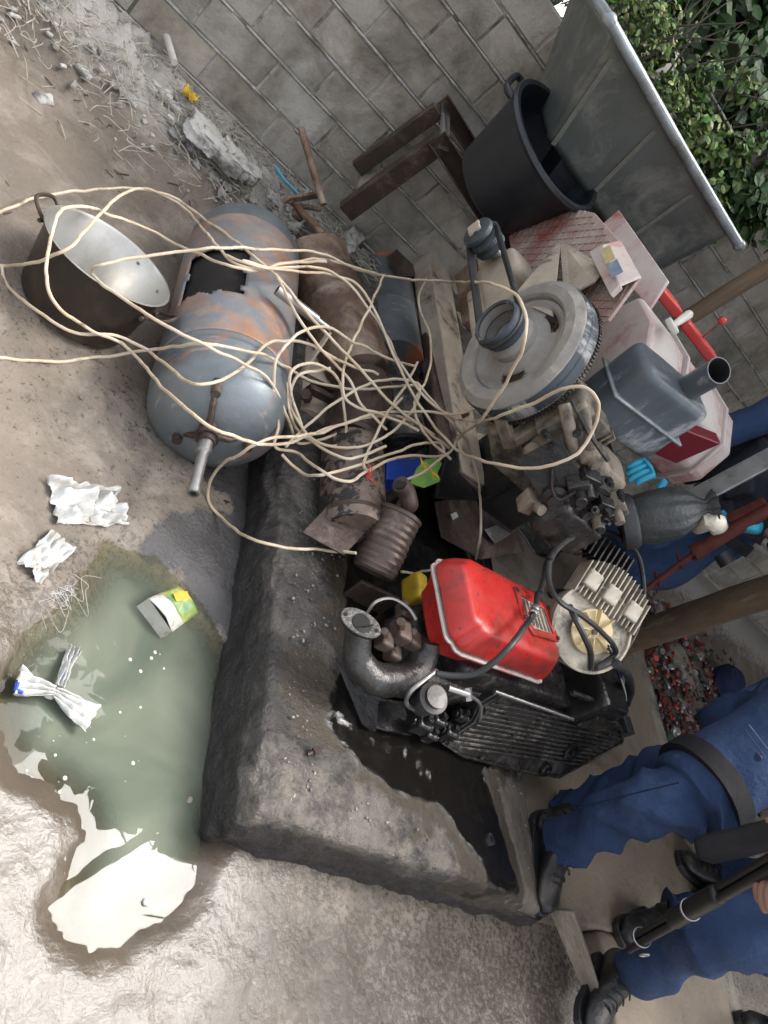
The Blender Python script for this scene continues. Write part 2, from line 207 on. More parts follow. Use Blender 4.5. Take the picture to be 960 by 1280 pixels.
# ------------------------------------------------------------------ mesh tools
def frame(ax):
    z = V(ax).normalized(); x = z.orthogonal().normalized(); return x, z.cross(x), z
class G:
    """collects shapes (world coordinates, or through T) into one mesh"""
    def __init__(s, T=None): s.v = []; s.f = []; s.T = T
    def add(s, vs, fs):
        o = len(s.v); T = s.T
        s.v += [tuple(T @ V(p)) if T is not None else tuple(p) for p in vs]; s.f += [tuple(i + o for i in f) for f in fs]; return s
    def box(s, c, d, R=None):
        c = V(c); vs = []
        for i in (-1, 1):
            for j in (-1, 1):
                for k in (-1, 1):
                    p = V((i * d[0] / 2, j * d[1] / 2, k * d[2] / 2)); vs.append(c + (R @ p if R else p))
        return s.add(vs, [(0, 1, 3, 2), (4, 6, 7, 5), (0, 4, 5, 1), (2, 3, 7, 6), (0, 2, 6, 4), (1, 5, 7, 3)])
    def bar(s, p0, p1, wd, th, side=None):
        p0 = V(p0); p1 = V(p1); z = (p1 - p0).normalized(); x = V(side) if side else z.orthogonal(); x = (x - z * x.dot(z)).normalized(); y = z.cross(x)
        return s.box((p0 + p1) / 2, (wd, th, (p1 - p0).length), Matrix((x, y, z)).transposed())
    def rbox(s, c, d, r=0.02, n=10, R=None, amp=0, fr=8, seed=0):
        """box with rounded edges and a slightly uneven skin"""
        c = V(c); h = V(d) / 2; r = min(r, min(h) * 0.98); inn = h - V((r, r, r)); idx = {}; vs = []; fs = []
        def vert(p):
            k = tuple(round(q, 5) for q in p)
            if k in idx: return idx[k]
            q = V([max(-inn[i], min(inn[i], p[i])) for i in range(3)]); dd = p - q
            pp = q + (dd.normalized() * r if dd.length > 1e-9 else dd)
            if amp:
                nn = (pp.normalized()); pp = pp + nn * amp * mn.fractal((pp + V((seed, seed * 1.7, 0))) * fr, 0.8, 2.0, 4)
            if R: pp = R @ pp
            idx[k] = len(vs); vs.append(c + pp); return idx[k]
        def ticks(L, k):
            e = [-L / 2 + r * t for t in (0, 0.25, 0.55, 1)]; m = [-L / 2 + r + (L - 2 * r) * i / k for i in range(1, k)]
            return e + m + [-q for q in reversed(e)]
        mx = max(d); N = [max(1, int(round(n * q / mx))) for q in d]
        for ax in range(3):
            a, b = [(1, 2), (2, 0), (0, 1)][ax]; ta = ticks(d[a], N[a]); tb = ticks(d[b], N[b])
            for sg in (-1, 1):
                for i in range(len(ta) - 1):
                    for j in range(len(tb) - 1):
                        q = []
                        for (u, w_) in ((i, j), (i + 1, j), (i + 1, j + 1), (i, j + 1)):
                            p = V((0, 0, 0)); p[ax] = sg * h[ax]; p[a] = ta[u]; p[b] = tb[w_]; q.append(vert(p))
                        fs.append(tuple(q) if sg > 0 else tuple(reversed(q)))
        return s.add(vs, fs)
    def lathe(s, prof, p0, ax, seg=32, a0=0, a1=None, close=False):
        """profile of (radius, height along axis)"""
        x, y, z = frame(ax); p0 = V(p0); full = a1 is None; a1 = a0 + 2 * math.pi if full else a1
        k = seg if full else seg + 1; vs = []; fs = []
        for (r, h) in prof:
            for i in range(k):
                a = a0 + (a1 - a0) * i / seg; vs.append(p0 + z * h + (x * math.cos(a) + y * math.sin(a)) * r)
        for j in range(len(prof) - 1):
            for i in range(seg):
                i2 = (i + 1) % k; fs.append((j * k + i, j * k + i2, (j + 1) * k + i2, (j + 1) * k + i))
        return s.add(vs, fs)
    def cyl(s, p0, p1, r0, r1=None, seg=20):
        p0 = V(p0); p1 = V(p1); r1 = r0 if r1 is None else r1; h = (p1 - p0).length
        return s.lathe([(0.0001, 0), (r0, 0), (r1, h), (0.0001, h)], p0, p1 - p0, seg)
    def tube(s, pts, r, seg=8, closed=False, flat=1.0, smooth=0, up=None):
        P = [V(p) for p in pts]
        if smooth: P = spline(P, smooth, closed)
        n = len(P); R = r if isinstance(r, (list, tuple)) else [r] * n
        if len(R) != n: R = [R[min(len(R) - 1, int(i * (len(R) - 1) / (n - 1)))] + (R[min(len(R) - 1, int(i * (len(R) - 1) / (n - 1)) + 1)] - R[min(len(R) - 1, int(i * (len(R) - 1) / (n - 1)))]) * ((i * (len(R) - 1) / (n - 1)) % 1) for i in range(n)]
        vs = []; fs = []; px = None
        for i in range(n):
            t = (P[(i + 1) % n] - P[i - 1]) if closed else (P[min(n - 1, i + 1)] - P[max(0, i - 1)])
            t = t.normalized() if t.length > 1e-9 else V((0, 0, 1))
            if px is None: px = V(up) if up else t.orthogonal()
            if up: px = V(up)
            px = (px - t * px.dot(t)).normalized(); py = t.cross(px)
            for k in range(seg):
                a = 2 * math.pi * k / seg; vs.append(P[i] + (px * math.cos(a) * flat + py * math.sin(a)) * R[i])
        for i in range(n if closed else n - 1):
            for k in range(seg):
                a, b = i * seg, ((i + 1) % n) * seg; fs.append((a + k, a + (k + 1) % seg, b + (k + 1) % seg, b + k))
        if not closed: fs.append(tuple(reversed(range(seg)))); fs.append(tuple((n - 1) * seg + k for k in range(seg)))
        return s.add(vs, fs)
    def prism(s, poly, vec):
        n = len(poly); vec = V(vec); P = [V(p) for p in poly]
        return s.add(P + [p + vec for p in P], [tuple(reversed(range(n))), tuple(range(n, 2 * n))] + [(i, (i + 1) % n, (i + 1) % n + n, i + n) for i in range(n)])
    def quad(s, a, b, c, d): return s.add([a, b, c, d], [(0, 1, 2, 3)])
def spline(P, k, closed=False):
    out = []; n = len(P)
    for i in range(n if closed else n - 1):
        p0 = P[(i - 1) % n] if closed or i else P[0]; p1 = P[i]; p2 = P[(i + 1) % n]; p3 = P[(i + 2) % n] if closed or i + 2 < n else P[-1]
        for j in range(k):
            t = j / k; out.append(0.5 * ((2 * p1) + (p2 - p0) * t + (2 * p0 - 5 * p1 + 4 * p2 - p3) * t * t + (3 * p1 - p0 - 3 * p2 + p3) * t ** 3))
    if not closed: out.append(P[-1])
    return out

def props(o, label=None, cat=None, group=None, kind=None):
    if label: o['label'] = label
    if cat: o['category'] = cat
    if group: o['group'] = group
    if kind: o['kind'] = kind
    return o
def wloc(o):
    l = V(o.location)
    while o.parent: o = o.parent; l += V(o.location)
    return l
def thing(name, label, cat, loc, group=None, kind=None):
    o = bpy.data.objects.new(name, None); COL.objects.link(o); o.location = loc; o.empty_display_size = 0.05
    return props(o, label, cat, group, kind)
def part(name, g, m, parent=None, smooth=35, bev=0, dent=0, dfr=8, solid=0, sub=0, label=None, tones=None):
    """link the collected shapes as ONE mesh object, origin at its base"""
    me = bpy.data.meshes.new(name); A = np.array(g.v, dtype=float)
    if dent:
        for i in range(len(A)):
            p = V(A[i]); A[i] += np.array(mn.noise_vector(p * dfr)) * dent
    base = np.array(wloc(parent)) if parent else np.array([(A[:, 0].min() + A[:, 0].max()) / 2, (A[:, 1].min() + A[:, 1].max()) / 2, A[:, 2].min()])
    own = np.zeros(3)
    if parent: own = np.array([(A[:, 0].min() + A[:, 0].max()) / 2, (A[:, 1].min() + A[:, 1].max()) / 2, A[:, 2].min()]) - base
    me.from_pydata((A - base - own).tolist(), [], g.f); me.update()
    bm = bmesh.new(); bm.from_mesh(me); bmesh.ops.recalc_face_normals(bm, faces=bm.faces); bm.to_mesh(me); bm.free()
    if smooth:
        for p in me.polygons: p.use_smooth = True
        me.set_sharp_from_angle(angle=math.radians(smooth))
    me.materials.append(MATS[m]); o = bpy.data.objects.new(name, me); COL.objects.link(o)
    if tones is not None:
        a = me.color_attributes.new('tone', 'FLOAT_COLOR', 'CORNER'); k = 0; buf = []
        for fi, p in enumerate(me.polygons): buf += [*tones[fi], 1] * len(p.vertices)
        a.data.foreach_set('color', buf)
    o.location = own if parent else base
    if parent: o.parent = parent
    if solid: q = o.modifiers.new('thick', 'SOLIDIFY'); q.thickness = solid; q.offset = 0
    if bev: q = o.modifiers.new('edge', 'BEVEL'); q.width = bev; q.segments = 2; q.limit_method = 'ANGLE'; q.angle_limit = math.radians(40)
    if sub: q = o.modifiers.new('sub', 'SUBSURF'); q.levels = q.render_levels = sub
    if label: o['label'] = label
    return o
def single(name, g, m, label, cat, group=None, kind=None, **k):
    return props(part(name, g, m, **k), label, cat, group, kind)
def copy_tree(o, parent=None):
    c = o.copy(); COL.objects.link(c); c.parent = parent
    for ch in list(o.children):
        if ch.name in COL.objects: copy_tree(ch, c)
    return c

def sdf(poly, X, Y):
    """signed distance to polygon, negative inside"""
    P = np.array(poly, float); d = np.full(X.shape, 1e9); ins = np.zeros(X.shape, bool); n = len(P)
    for i in range(n):
        a = P[i]; b = P[(i + 1) % n]; e = b - a; wx = X - a[0]; wy = Y - a[1]
        t = np.clip((wx * e[0] + wy * e[1]) / (e @ e), 0, 1); d = np.minimum(d, np.hypot(wx - t * e[0], wy - t * e[1]))
        c = ((a[1] > Y) != (b[1] > Y)); xx = a[0] + (Y - a[1]) * e[0] / (e[1] if abs(e[1]) > 1e-12 else 1e-12); ins ^= c & (X < xx)
    return np.where(ins, -d, d)
def fbm(X, Y, f, o=4, seed=0.0):
    out = np.empty(X.shape); it = np.nditer([X, Y, out], op_flags=[['readonly'], ['readonly'], ['writeonly']])
    for x, y, z in it: z[...] = mn.fractal(V((float(x) * f, float(y) * f, seed)), 0.9, 2.0, o)
    return out
def sm(a, b, x): t = np.clip((x - a) / (b - a), 0, 1); return t * t * (3 - 2 * t)
def attrib(me, name, arr):
    a = me.attributes.new(name, 'FLOAT', 'POINT'); a.data.foreach_set('value', np.asarray(arr, dtype=np.float32).ravel())
def grid_obj(name, X, Y, Z, m, at={}):
    ny, nx = X.shape; me = bpy.data.meshes.new(name)
    vs = np.stack([X, Y, Z], -1).reshape(-1, 3)
    I = np.arange(ny * nx).reshape(ny, nx); fs = np.stack([I[:-1, :-1], I[:-1, 1:], I[1:, 1:], I[1:, :-1]], -1).reshape(-1, 4)
    me.from_pydata(vs.tolist(), [], fs.tolist()); me.update()
    for p in me.polygons: p.use_smooth = True
    for k, a in at.items(): attrib(me, k, a)
    me.materials.append(MATS[m]); o = bpy.data.objects.new(name, me); COL.objects.link(o); return o

# ------------------------------------------------------------------ ground, water
POND = [(0.519, 0.788, 0.000), (0.537, 0.871, 0.000), (0.619, 1.024, 0.000), (0.656, 1.173, 0.000), (0.733, 1.190, 0.000), (0.801, 1.207, 0.000), (0.909, 1.167, 0.000), (1.007, 1.099, 0.000), (1.078, 1.008, 0.000), (1.124, 0.662, 0.000), (1.076, 0.543, 0.000), (1.043, 0.454, 0.000), (1.018, 0.419, 0.000), (0.975, 0.383, 0.000), (0.923, 0.361, 0.000), (0.896, 0.322, 0.000), (0.832, 0.301, 0.000), (0.780, 0.315, 0.000), (0.738, 0.362, 0.000), (0.760, 0.421, 0.000), (0.772, 0.504, 0.000), (0.742, 0.552, 0.000), (0.675, 0.575, 0.000), (0.595, 0.593, 0.000), (0.531, 0.671, 0.000)]
OILG = [(0.696, 1.665, 0.000), (1.105, 1.828, 0.000), (1.132, 1.565, 0.000), (1.069, 1.076, 0.000), (0.988, 1.116, -0.000), (0.877, 1.202, 0.000), (0.765, 1.207, -0.000), (0.767, 1.316, 0.000), (0.986, 1.476, 0.000)]
OILTOP = [(1.228, 0.833, 0.200), (1.294, 1.088, 0.200), (1.324, 1.376, 0.200), (1.475, 1.656, 0.200), (2.141, 2.436, 0.200), (2.813, 2.467, 0.200), (2.829, 1.359, 0.200), (1.878, 0.893, 0.200), (2.000, 0.649, 0.170), (2.096, 0.563, 0.140), (1.901, 0.561, 0.140), (1.773, 0.644, 0.170), (1.652, 0.720, 0.200), (1.506, 0.726, 0.200), (1.328, 0.740, 0.200)]
def axis(a, b, st, far):
    inner = list(np.arange(a, b + 1e-6, st)); lo = []; v = a; s = st
    while v > -far: s *= 1.35; v -= s; lo.append(v)
    hi = []; v = inner[-1]; s = st
    while v < far: s *= 1.35; v += s; hi.append(v)
    return np.array(lo[::-1] + inner + hi)
xs = axis(-0.9, 3.0, 0.014, 70); ys = axis(-0.5, 3.5, 0.014, 70)
X, Y = np.meshgrid(xs, ys)
near = (X > -1.5) & (X < 4.2) & (Y > -1.2) & (Y < 3.8)
nA = np.zeros(X.shape); nB = np.zeros(X.shape); nC = np.zeros(X.shape)
nA[near] = fbm(X[near], Y[near], 1.6, 3); nB[near] = fbm(X[near], Y[near], 9, 4, 3.3); nC[near] = fbm(X[near], Y[near], 38, 3, 7.1)
d = sdf([p[:2] for p in POND], X, Y) + 0.012 * nB
Z = 0.012 * np.clip(nA, -1, 1) + 0.006 * nB + 0.0022 * nC
Z = np.where(d > 0, 0.004 + 0.35 * np.minimum(d, 0.05) + Z * sm(0, 0.12, d), -0.05 * sm(0, 0.12, -d) - 0.003)
bank = sm(2.62, 3.1, Y + 0.08 * nA); Z += bank * (0.16 + 0.04 * nB + 0.02 * nC)
Z += 0.05 * sm(2.1, 2.6, Y) * sm(0.4, -0.3, X)
wet = np.clip((0.62 + 0.35 * sm(1.4, 0.6, X)) * sm(1.15, 0.25, Y) + 0.45 * sm(0.35, 0.0, d), 0, 1) * sm(2.6, 1.8, Y)
wet = np.maximum(wet, 0.36 * sm(2.5, 1.7, Y) * (0.8 + 0.5 * nA))
Z += wet * 0.0022 * nC
ash = np.clip(bank * 0.9, 0, 1)
dry = sm(0.05, -0.03, sdf([p[:2] for p in OILG], X, Y) + 0.03 * nB)
ground = grid_obj('ground', X, Y, Z, 'mud', dict(wet=wet, ash=ash, oil=dry * 0.9)); ground['kind'] = 'structure'
wx = np.arange(-0.2, 1.06, 0.012); wy = np.arange(0.2, 1.75, 0.012); WX, WY = np.meshgrid(wx, wy)
dw = sdf([p[:2] for p in POND], WX, WY)
deep = sm(-0.01, 0.12, -dw) * 0.95
water = grid_obj('water', WX, WY, np.full(WX.shape, 0.0005), 'water', dict(deep=deep)); water['kind'] = 'structure'
bm = bmesh.new(); bm.from_mesh(water.data)
bmesh.ops.delete(bm, geom=[v for v in bm.verts if sdf([p[:2] for p in POND], np.array([v.co.x]), np.array([v.co.y]))[0] > 0.05], context='VERTS')
bm.to_mesh(water.data); bm.free()

# raised floor on the right where people stand
g = G(); g.rbox((2.90, 1.27, -0.01), (1.36, 1.40, 0.22), 0.02, 26, amp=0.012, fr=5); g.rbox((3.10, 0.25, -0.012), (0.95, 0.66, 0.22), 0.02, 20, amp=0.012, fr=5)
o = part('floor_slab', g, 'slab'); o['kind'] = 'structure'
g = G(); g.rbox((3.55, 1.4, -0.04), (0.34, 2.3, 0.26), 0.03, 26, amp=0.02, fr=6, seed=3); g.rbox((3.0, -0.55, -0.05), (1.7, 0.9, 0.24), 0.03, 16, amp=0.01, fr=6, seed=4)
o = part('pavement', g, 'stone'); o['kind'] = 'structure'

# oil-soaked concrete plinth under the machines
def plinth():
    x0, x1, y0, y1, z1 = 1.05, 2.24, 0.56, 3.02, 0.2; r = 0.022
    g = G(); cz = 0.0
    g.rbox(((x0 + x1) / 2, (y0 + y1) / 2, 0.0), (x1 - x0, y1 - y0, 2 * z1), r, 190)
    A = np.array(g.v); nn = np.zeros(len(A)); n2 = np.zeros(len(A))
    for i, p in enumerate(A): nn[i] = mn.fractal(V(p * 5), 0.8, 2, 5); n2[i] = mn.fractal(V(p * 30), 0.8, 2, 3)
    c = np.array([(x0 + x1) / 2, (y0 + y1) / 2, 0]); topm = sm(0.10, 0.19, A[:, 2])
    side = 1 - topm
    out = np.zeros_like(A); out[:, 0] = np.where(A[:, 0] < x0 + 0.05, -1, 0) + np.where(A[:, 0] > x1 - 0.05, 1, 0); out[:, 1] = np.where(A[:, 1] < y0 + 0.05, -1, 0)
    A += out * (0.013 * nn + 0.005 * n2 + 0.012)[:, None] * side[:, None]
    chip = np.clip(nn - 0.15, 0, 1); A[:, 2] -= 0.05 * chip * sm(x0 + .05, x0, A[:, 0]) * sm(0.1, 0.19, A[:, 2]); A[:, 2] -= 0.05 * chip * sm(y0 + .05, y0, A[:, 1]) * sm(0.1, 0.19, A[:, 2])
    A[:, 2] += topm * (0.010 * nn + 0.003 * n2) * 1.0
    # worn slope at the right end
    A[:, 2] -= topm * 0.07 * sm(1.9, 2.25, A[:, 0])
    # broken lip along the left edge
    A[:, 2] -= topm * 0.014 * sm(1.16, 1.05, A[:, 0]) * (0.6 + nn)
    g.v = [tuple(p) for p in A]
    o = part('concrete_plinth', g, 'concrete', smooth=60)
    props(o, 'oil-stained concrete plinth with darker sides beside the green puddle', 'plinth')
    oil = sdf([p[:2] for p in OILTOP], A[:, 0], A[:, 1])
    topo = sm(0.05, 0.10, A[:, 2]); attrib(o.data, 'oil', topo * sm(0.02, -0.015, oil + 0.025 * nn)); attrib(o.data, 'stain', topo * sm(0.14, 0.0, oil + 0.10 * nn))
    attrib(o.data, 'side', np.clip(1 - sm(0.10, 0.17, A[:, 2] + 0.02 * nn), 0, 1) * (1 - 0.35 * sm(1.5, 2.0, A[:, 0])) * 0.95)  # sides coloured darker than the top
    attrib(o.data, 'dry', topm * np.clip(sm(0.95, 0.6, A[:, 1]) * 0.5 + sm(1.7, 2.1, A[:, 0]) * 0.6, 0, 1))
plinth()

# ------------------------------------------------------------------ brick wall
def brick_wall():
    t = thing('brick_wall', 'grey cement-brick wall with raised mortar lines behind the machines', 'wall', (2.5, 3.3, 0))
    g = G(); tones = []; r = -2
    while True:
        z0 = 0.064 + 0.145 * r
        if z0 > 2.0: break
        off = 0.612 + (0.155 if r % 2 else 0) + random.uniform(-0.02, 0.02); x = off - 0.31 * 9
        while x < 7.5:
            top = 1.36 if x < 2.15 else 1.75
            if x > -2.2 and z0 + 0.1 < top:
                a, b = x + 0.006, x + 0.304; yy = 3.2 + random.uniform(-0.003, 0.003)
                g.box(((a + b) / 2, yy + 0.05, z0 + 0.0725), (b - a, 0.1, 0.131), Matrix.Rotation(random.uniform(-.006, .006), 3, 'Y'))
                q = random.uniform(0.88, 1.14); w_ = random.uniform(0.0, 0.05); tones += [(q + w_, q, q - w_)] * 6
            x += 0.31
        r += 1
    part('bricks', g, 'brick', t, smooth=0, bev=0.004, tones=tones)
    g = G()
    for (a, b, top) in ((-2.2, 2.2, 1.36), (2.2, 7.5, 1.8)): g.box(((a + b) / 2, 3.29, top / 2 - 0.2), (b - a, 0.17, top + 0.4))
    part('mortar', g, 'mortar', t, smooth=0)
    # squeezed-out bed joints standing a little proud
    g = G()
    for k in range(-1, 12):
        z0 = 0.064 + 0.145 * k; a = -2.1
        while a < 6.5:
            L = random.uniform(0.5, 1.4)
            if z0 < (1.3 if a + L < 2.15 else 1.74):
                P = [V((a + L * i / 14, 3.199 + 0.002 * mn.noise(V((a + i * .3, k, 0))), z0 + 0.003 * mn.noise(V((a + i * .2, k * 2, 5))))) for i in range(15)]
                g.tube(P, [0.004 + 0.002 * random.random() for _ in P], 6, flat=1.0)
            a += L + random.uniform(0.01, 0.10)
    part('bed_joint', g, 'mortar', t)
brick_wall()

# ------------------------------------------------------------------ cooking pot
def pot():
    t = thing('cooking_pot', 'large soot-blackened aluminium pot lying tilted on the dirt, left of the cut gas tank', 'pot', (0.38, 2.0, 0))
    ax = V((-0.06, 0.20, 1)).normalized(); c = V((0.385, 1.85, 0.008)); R = 0.182; H = 0.205
    g = G(); g.lathe([(0.0001, 0), (0.132, 0), (0.150, 0.01), (0.157, 0.03), (R - 0.004, H - 0.006), (R + 0.004, H - 0.004), (R + 0.005, H + 0.001)], c, ax, 64)
    part('outer_wall', g, 'soot', t, dent=0.003, dfr=5)
    g = G(); g.lathe([(R + 0.005, H + 0.001), (R - 0.002, H + 0.002), (R - 0.008, H - 0.006), (0.151, 0.035), (0.143, 0.014), (0.128, 0.006), (0.0001, 0.006)], c, ax, 64)
    part('inner_wall', g, 'alu', t, dent=0.003, dfr=5)
    x, y, z = frame(ax)
    for ang in (150, -28):
        a = math.radians(ang); d = (V((1, 0, 0)) * math.cos(a) + V((0, 1, 0)) * math.sin(a)); d = (d - ax * d.dot(ax)).normalized(); s = ax.cross(d)
        b = c + ax * (H - 0.04) + d * (R - 0.004)
        g = G(); g.tube([b - s * 0.045, b - s * 0.045 + d * 0.02 + ax * .01, b - s * 0.035 + d * 0.05 + ax * .03, b + s * 0.035 + d * 0.05 + ax * .03, b + s * 0.045 + d * 0.02 + ax * .01, b + s * 0.045], 0.0055, 8, smooth=5)
        g.tube([b - s * 0.06 - ax * .004, b - s * .02 - ax * .004], 0.006); g.tube([b + s * 0.06 - ax * .004, b + s * .02 - ax * .004], 0.006)
        part('handle', g, 'rust_dark', t)
    for q in (-0.5, 0.2, 2.9, 3.6):
        g = G(); d = x * math.cos(q) + y * math.sin(q); p = c + ax * (H - 0.03) + d * (R - 0.012); g.cyl(p, p - d * 0.003, 0.005, seg=10); part('rivet', g, 'steel', t)
pot()

# ------------------------------------------------------------------ cut-open gas tank
def gas_tank():
    p0 = V((0.795, 1.625, 0.185)); p1 = V((0.805, 2.50, 0.17)); ax = (p1 - p0).normalized(); R = 0.193
    t = thing('gas_tank', 'grey and orange scorched steel gas tank lying cut open beside the pot', 'gas tank', (0.88, 2.1, 0))
    L = (p1 - p0).length; x, y, z = frame(ax); up = V((0, 0, 1)); up = (up - ax * up.dot(ax)).normalized(); sd = ax.cross(up)     # sd ~ +x? sign handled below
    def body(prof0, m, name, hole=True):
        g = G(); seg = 96
        prof = prof0; k = seg; vs = []; keep = []
        for (r, h) in prof:
            for i in range(seg):
                a = 2 * math.pi * i / seg; vs.append(p0 + ax * h + (up * math.cos(a) + sd * math.sin(a)) * r)
        fs = []
        for j in range(len(prof) - 1):
            for i in range(seg):
                a = (i + .5) / seg * 360; a = a - 360 if a > 180 else a; h = (prof[j][1] + prof[j + 1][1]) / 2
                # opening on the upper left flank, ragged at its wall-side end
                w_ = 30 + 7 * mn.noise(V((h * 22, 1, 0)))
                ins = hole and 0.30 + 0.03 * mn.noise(V((a * .1, 2, 0))) < h < 0.54 + 0.02 * mn.noise(V((a * .2, 3, 0))) and (HC - w_) < a < (HC + w_ * 0.95)
                if not ins:
                    i2 = (i + 1) % k; fs.append((j * k + i, j * k + i2, (j + 1) * k + i2, (j + 1) * k + i))
        g.add(vs, fs); return g
    # angle measured from up towards sd; the camera-left flank
    HC = -56 if sd.x > 0 else 56
    cap = [(R * math.sin(q), -0.115 * math.cos(q)) for q in [i * math.pi / 24 for i in range(0, 13)]]
    cap[0] = (0.0001, -0.115)
    g = body(cap + [(R, 0.02), (R + 0.003, 0.075), (R + 0.004, 0.08), (R, 0.09), (R, 0.10), (R, 0.115)], 'grey_steel', 'front_cap', False)
    part('front_cap', g, 'grey_steel', t, dent=0.004, dfr=4)
    g = body([(R, 0.115 + i * (L - 0.235) / 90) for i in range(91)], 'burnt_steel', 'cylinder'); 
    o = part('cylinder', g, 'burnt_steel', t, dent=0.004, dfr=4, solid=0.006)
    end = [(R, L - 0.12), (R, L - 0.06), (R - 0.012, L - 0.02), (R - 0.035, L + 0.0), (R - 0.04, L + 0.03), (R - 0.055, L + 0.034), (0.0001, L + 0.05)]
    g = body(end, 'grey_steel', 'rear_cap', False); part('rear_cap', g, 'grey_steel', t, dent=0.004, dfr=4)
    # near-black lining behind the opening
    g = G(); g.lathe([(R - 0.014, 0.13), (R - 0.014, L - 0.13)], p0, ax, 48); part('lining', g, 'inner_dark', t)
    # three-legged hub with the pipe
    hub = (0.800, 1.486, 0.170); hub = V((0.80, 1.575, 0.22)); hub = p0 + ax * (-0.118) + up * 0.02 - sd * (0.03 if sd.x > 0 else -0.03)
    g = G(); g.cyl(hub + ax * 0.03, hub - ax * 0.05, 0.028, 0.024, 20); g.cyl(hub - ax * 0.02, hub - ax * 0.034, 0.033, seg=20)
    part('hub', g, 'rust_dark', t)
    g = G()
    for q, l in ((200, .10), (80, .12), (330, .13), (140, .06)):
        a = math.radians(q); d = up * math.cos(a) + sd * math.sin(a)
        g.tube([hub - ax * 0.012, hub + d * l * 0.5 + ax * 0.0, hub + d * l + ax * (0.012 + 0.5 * l * l / R)], [0.010, 0.009, 0.008], 8)
        g.cyl(hub + d * l + ax * 0.0, hub + d * l + ax * 0.05, 0.014, seg=12)
    part('spoke', g, 'rust_dark', t)
    pe = hub - ax * 0.20 - up * 0.02
    g = G(); g.lathe([(0.020, 0), (0.020, 0.05), (0.0145, 0.055), (0.0145, 0.17), (0.016, 0.172), (0.016, 0.19), (0.010, 0.191), (0.010, 0.15)], hub - ax * .03, pe - hub, 20)
    part('pipe', g, 'steel', t)
gas_tank()

# ------------------------------------------------------------------ rusty tank with crank, by the rubble
def rusty_tank():
    a = V((1.045, 2.645, 0.260)); b = V((1.249, 2.076, 0.300)); ax = (b - a).normalized(); L = (b - a).length
    t = thing('rusty_tank', 'brown rusty fuel tank with a crank pipe and a square hole, beside the gas tank', 'rusty tank', ((a.x + b.x) / 2, (a.y + b.y) / 2, 0))
    R = 0.125
    g = G(); g.lathe([(0.0001, -0.02), (0.05, -0.02), (0.075, 0.0), (R, 0.03), (R + .004, 0.035), (R, 0.045), (R, 0.28), (R + .006, 0.29), (R, 0.30), (R * .98, L * .9), (R * .9, L), (0.0001, L + .01)], a, ax, 40)
    part('body', g, 'rust', t, dent=0.012, dfr=9)
    hc = V((1.189, 2.266, 0.385)); n = V((-0.35, -0.45, 0.82)).normalized(); s1 = V((0.2, -0.95, 0)); s1 = (s1 - n * s1.dot(n)).normalized(); s2 = n.cross(s1)
    g = G(); g.prism([hc + s1 * .07 + s2 * .035 + n * .012, hc + s1 * .075 - s2 * .045 + n * .012, hc - s1 * .065 - s2 * .055 + n * .012, hc - s1 * .06 + s2 * .04 + n * .012], -n * 0.05); part('opening', g, 'inner_dark', t)
    # yoke arms and crank pipe
    c = V((0.929, 2.773, 0.300)); g = G()
    g.tube([a + V((-.04, -.02, .09)), c + V((-.02, 0, 0)), V((0.854, 2.703, 0.330))], [.014, .012, .012], 8, smooth=4); g.tube([a + V((.06, 0, .09)), c, V((1.029, 2.908, 0.300))], [.013, .012, .010], 8, smooth=4)
    g.rbox(V((0.936, 2.771, 0.280)), (.05, .05, .03), .012, 6); part('yoke', g, 'rust', t, dent=.003)
    g = G(); g.bar(V((0.837, 2.679, 0.330)), V((1.007, 2.959, 0.330)), .035, .012, (0, 0, 1)); part('bracket', g, 'rust', t, bev=.002)
    p0 = V((0.979, 2.780, 0.376)); p1 = V((0.790, 3.020, 0.438)); g = G(); g.lathe([(.014, 0), (.014, (p1 - p0).length), (.010, (p1 - p0).length), (.010, (p1 - p0).length - .05)], p0, p1 - p0, 16); part('crank_pipe', g, 'rust', t)
rusty_tank()

# grey rod and small levers
g = G(); a = V((0.779, 1.959, 0.420)); b = V((0.977, 1.942, 0.440)); g.lathe([(.0105, 0), (.0165, .001), (.0165, (b - a).length * .75), (.011, (b - a).length * .76), (.011, (b - a).length), (.0001, (b - a).length)], a, b - a, 16)
single('steel_rod', g, 'steel', 'bright round steel rod lying across between the gas tank and rusty tank', 'steel rod')
def lever():
    t = thing('hinge_lever', 'small rusty hinge lever with bolts lying under the cable tangle', 'lever', (1.127, 1.979, 0.240))
    g = G(); g.bar(V((1.014, 2.003, 0.400)), V((1.014, 1.897, 0.270)), .026, .008, (0, 0, 1)); part('arm', g, 'dusty', t, bev=.002)
    g = G(); g.bar(V((1.050, 1.870, 0.270)), V((1.156, 1.899, 0.270)), .03, .02, (0, 0, 1)); g.cyl(V((1.030, 1.911, 0.270)), V((1.191, 1.960, 0.270)), .012); part('hinge', g, 'rust_dark', t, bev=.002)
    for p, q in (((1.042, 1.836, 0.270), (1.092, 1.894, 0.220)), ((1.154, 1.946, 0.270), (1.217, 1.989, 0.240))):
        g = G(); g.cyl(p, q, .018, seg=6); part('bolt', g, 'rust_dark', t)
lever()
# grey casing lying beyond the plinth edge
g = G(); a = V((1.169, 2.304, 0.160)); b = V((1.155, 1.861, 0.140)); g.lathe([(.0001, 0), (.06, 0), (.075, .02), (.08, .12), (.085, (b - a).length), (.0001, (b - a).length + .01)], a, b - a, 32)
single('cone_casing', g, 'dusty', 'dusty grey tapered casing wedged between the gas tank and black drum', 'casing', dent=.01, dfr=8)

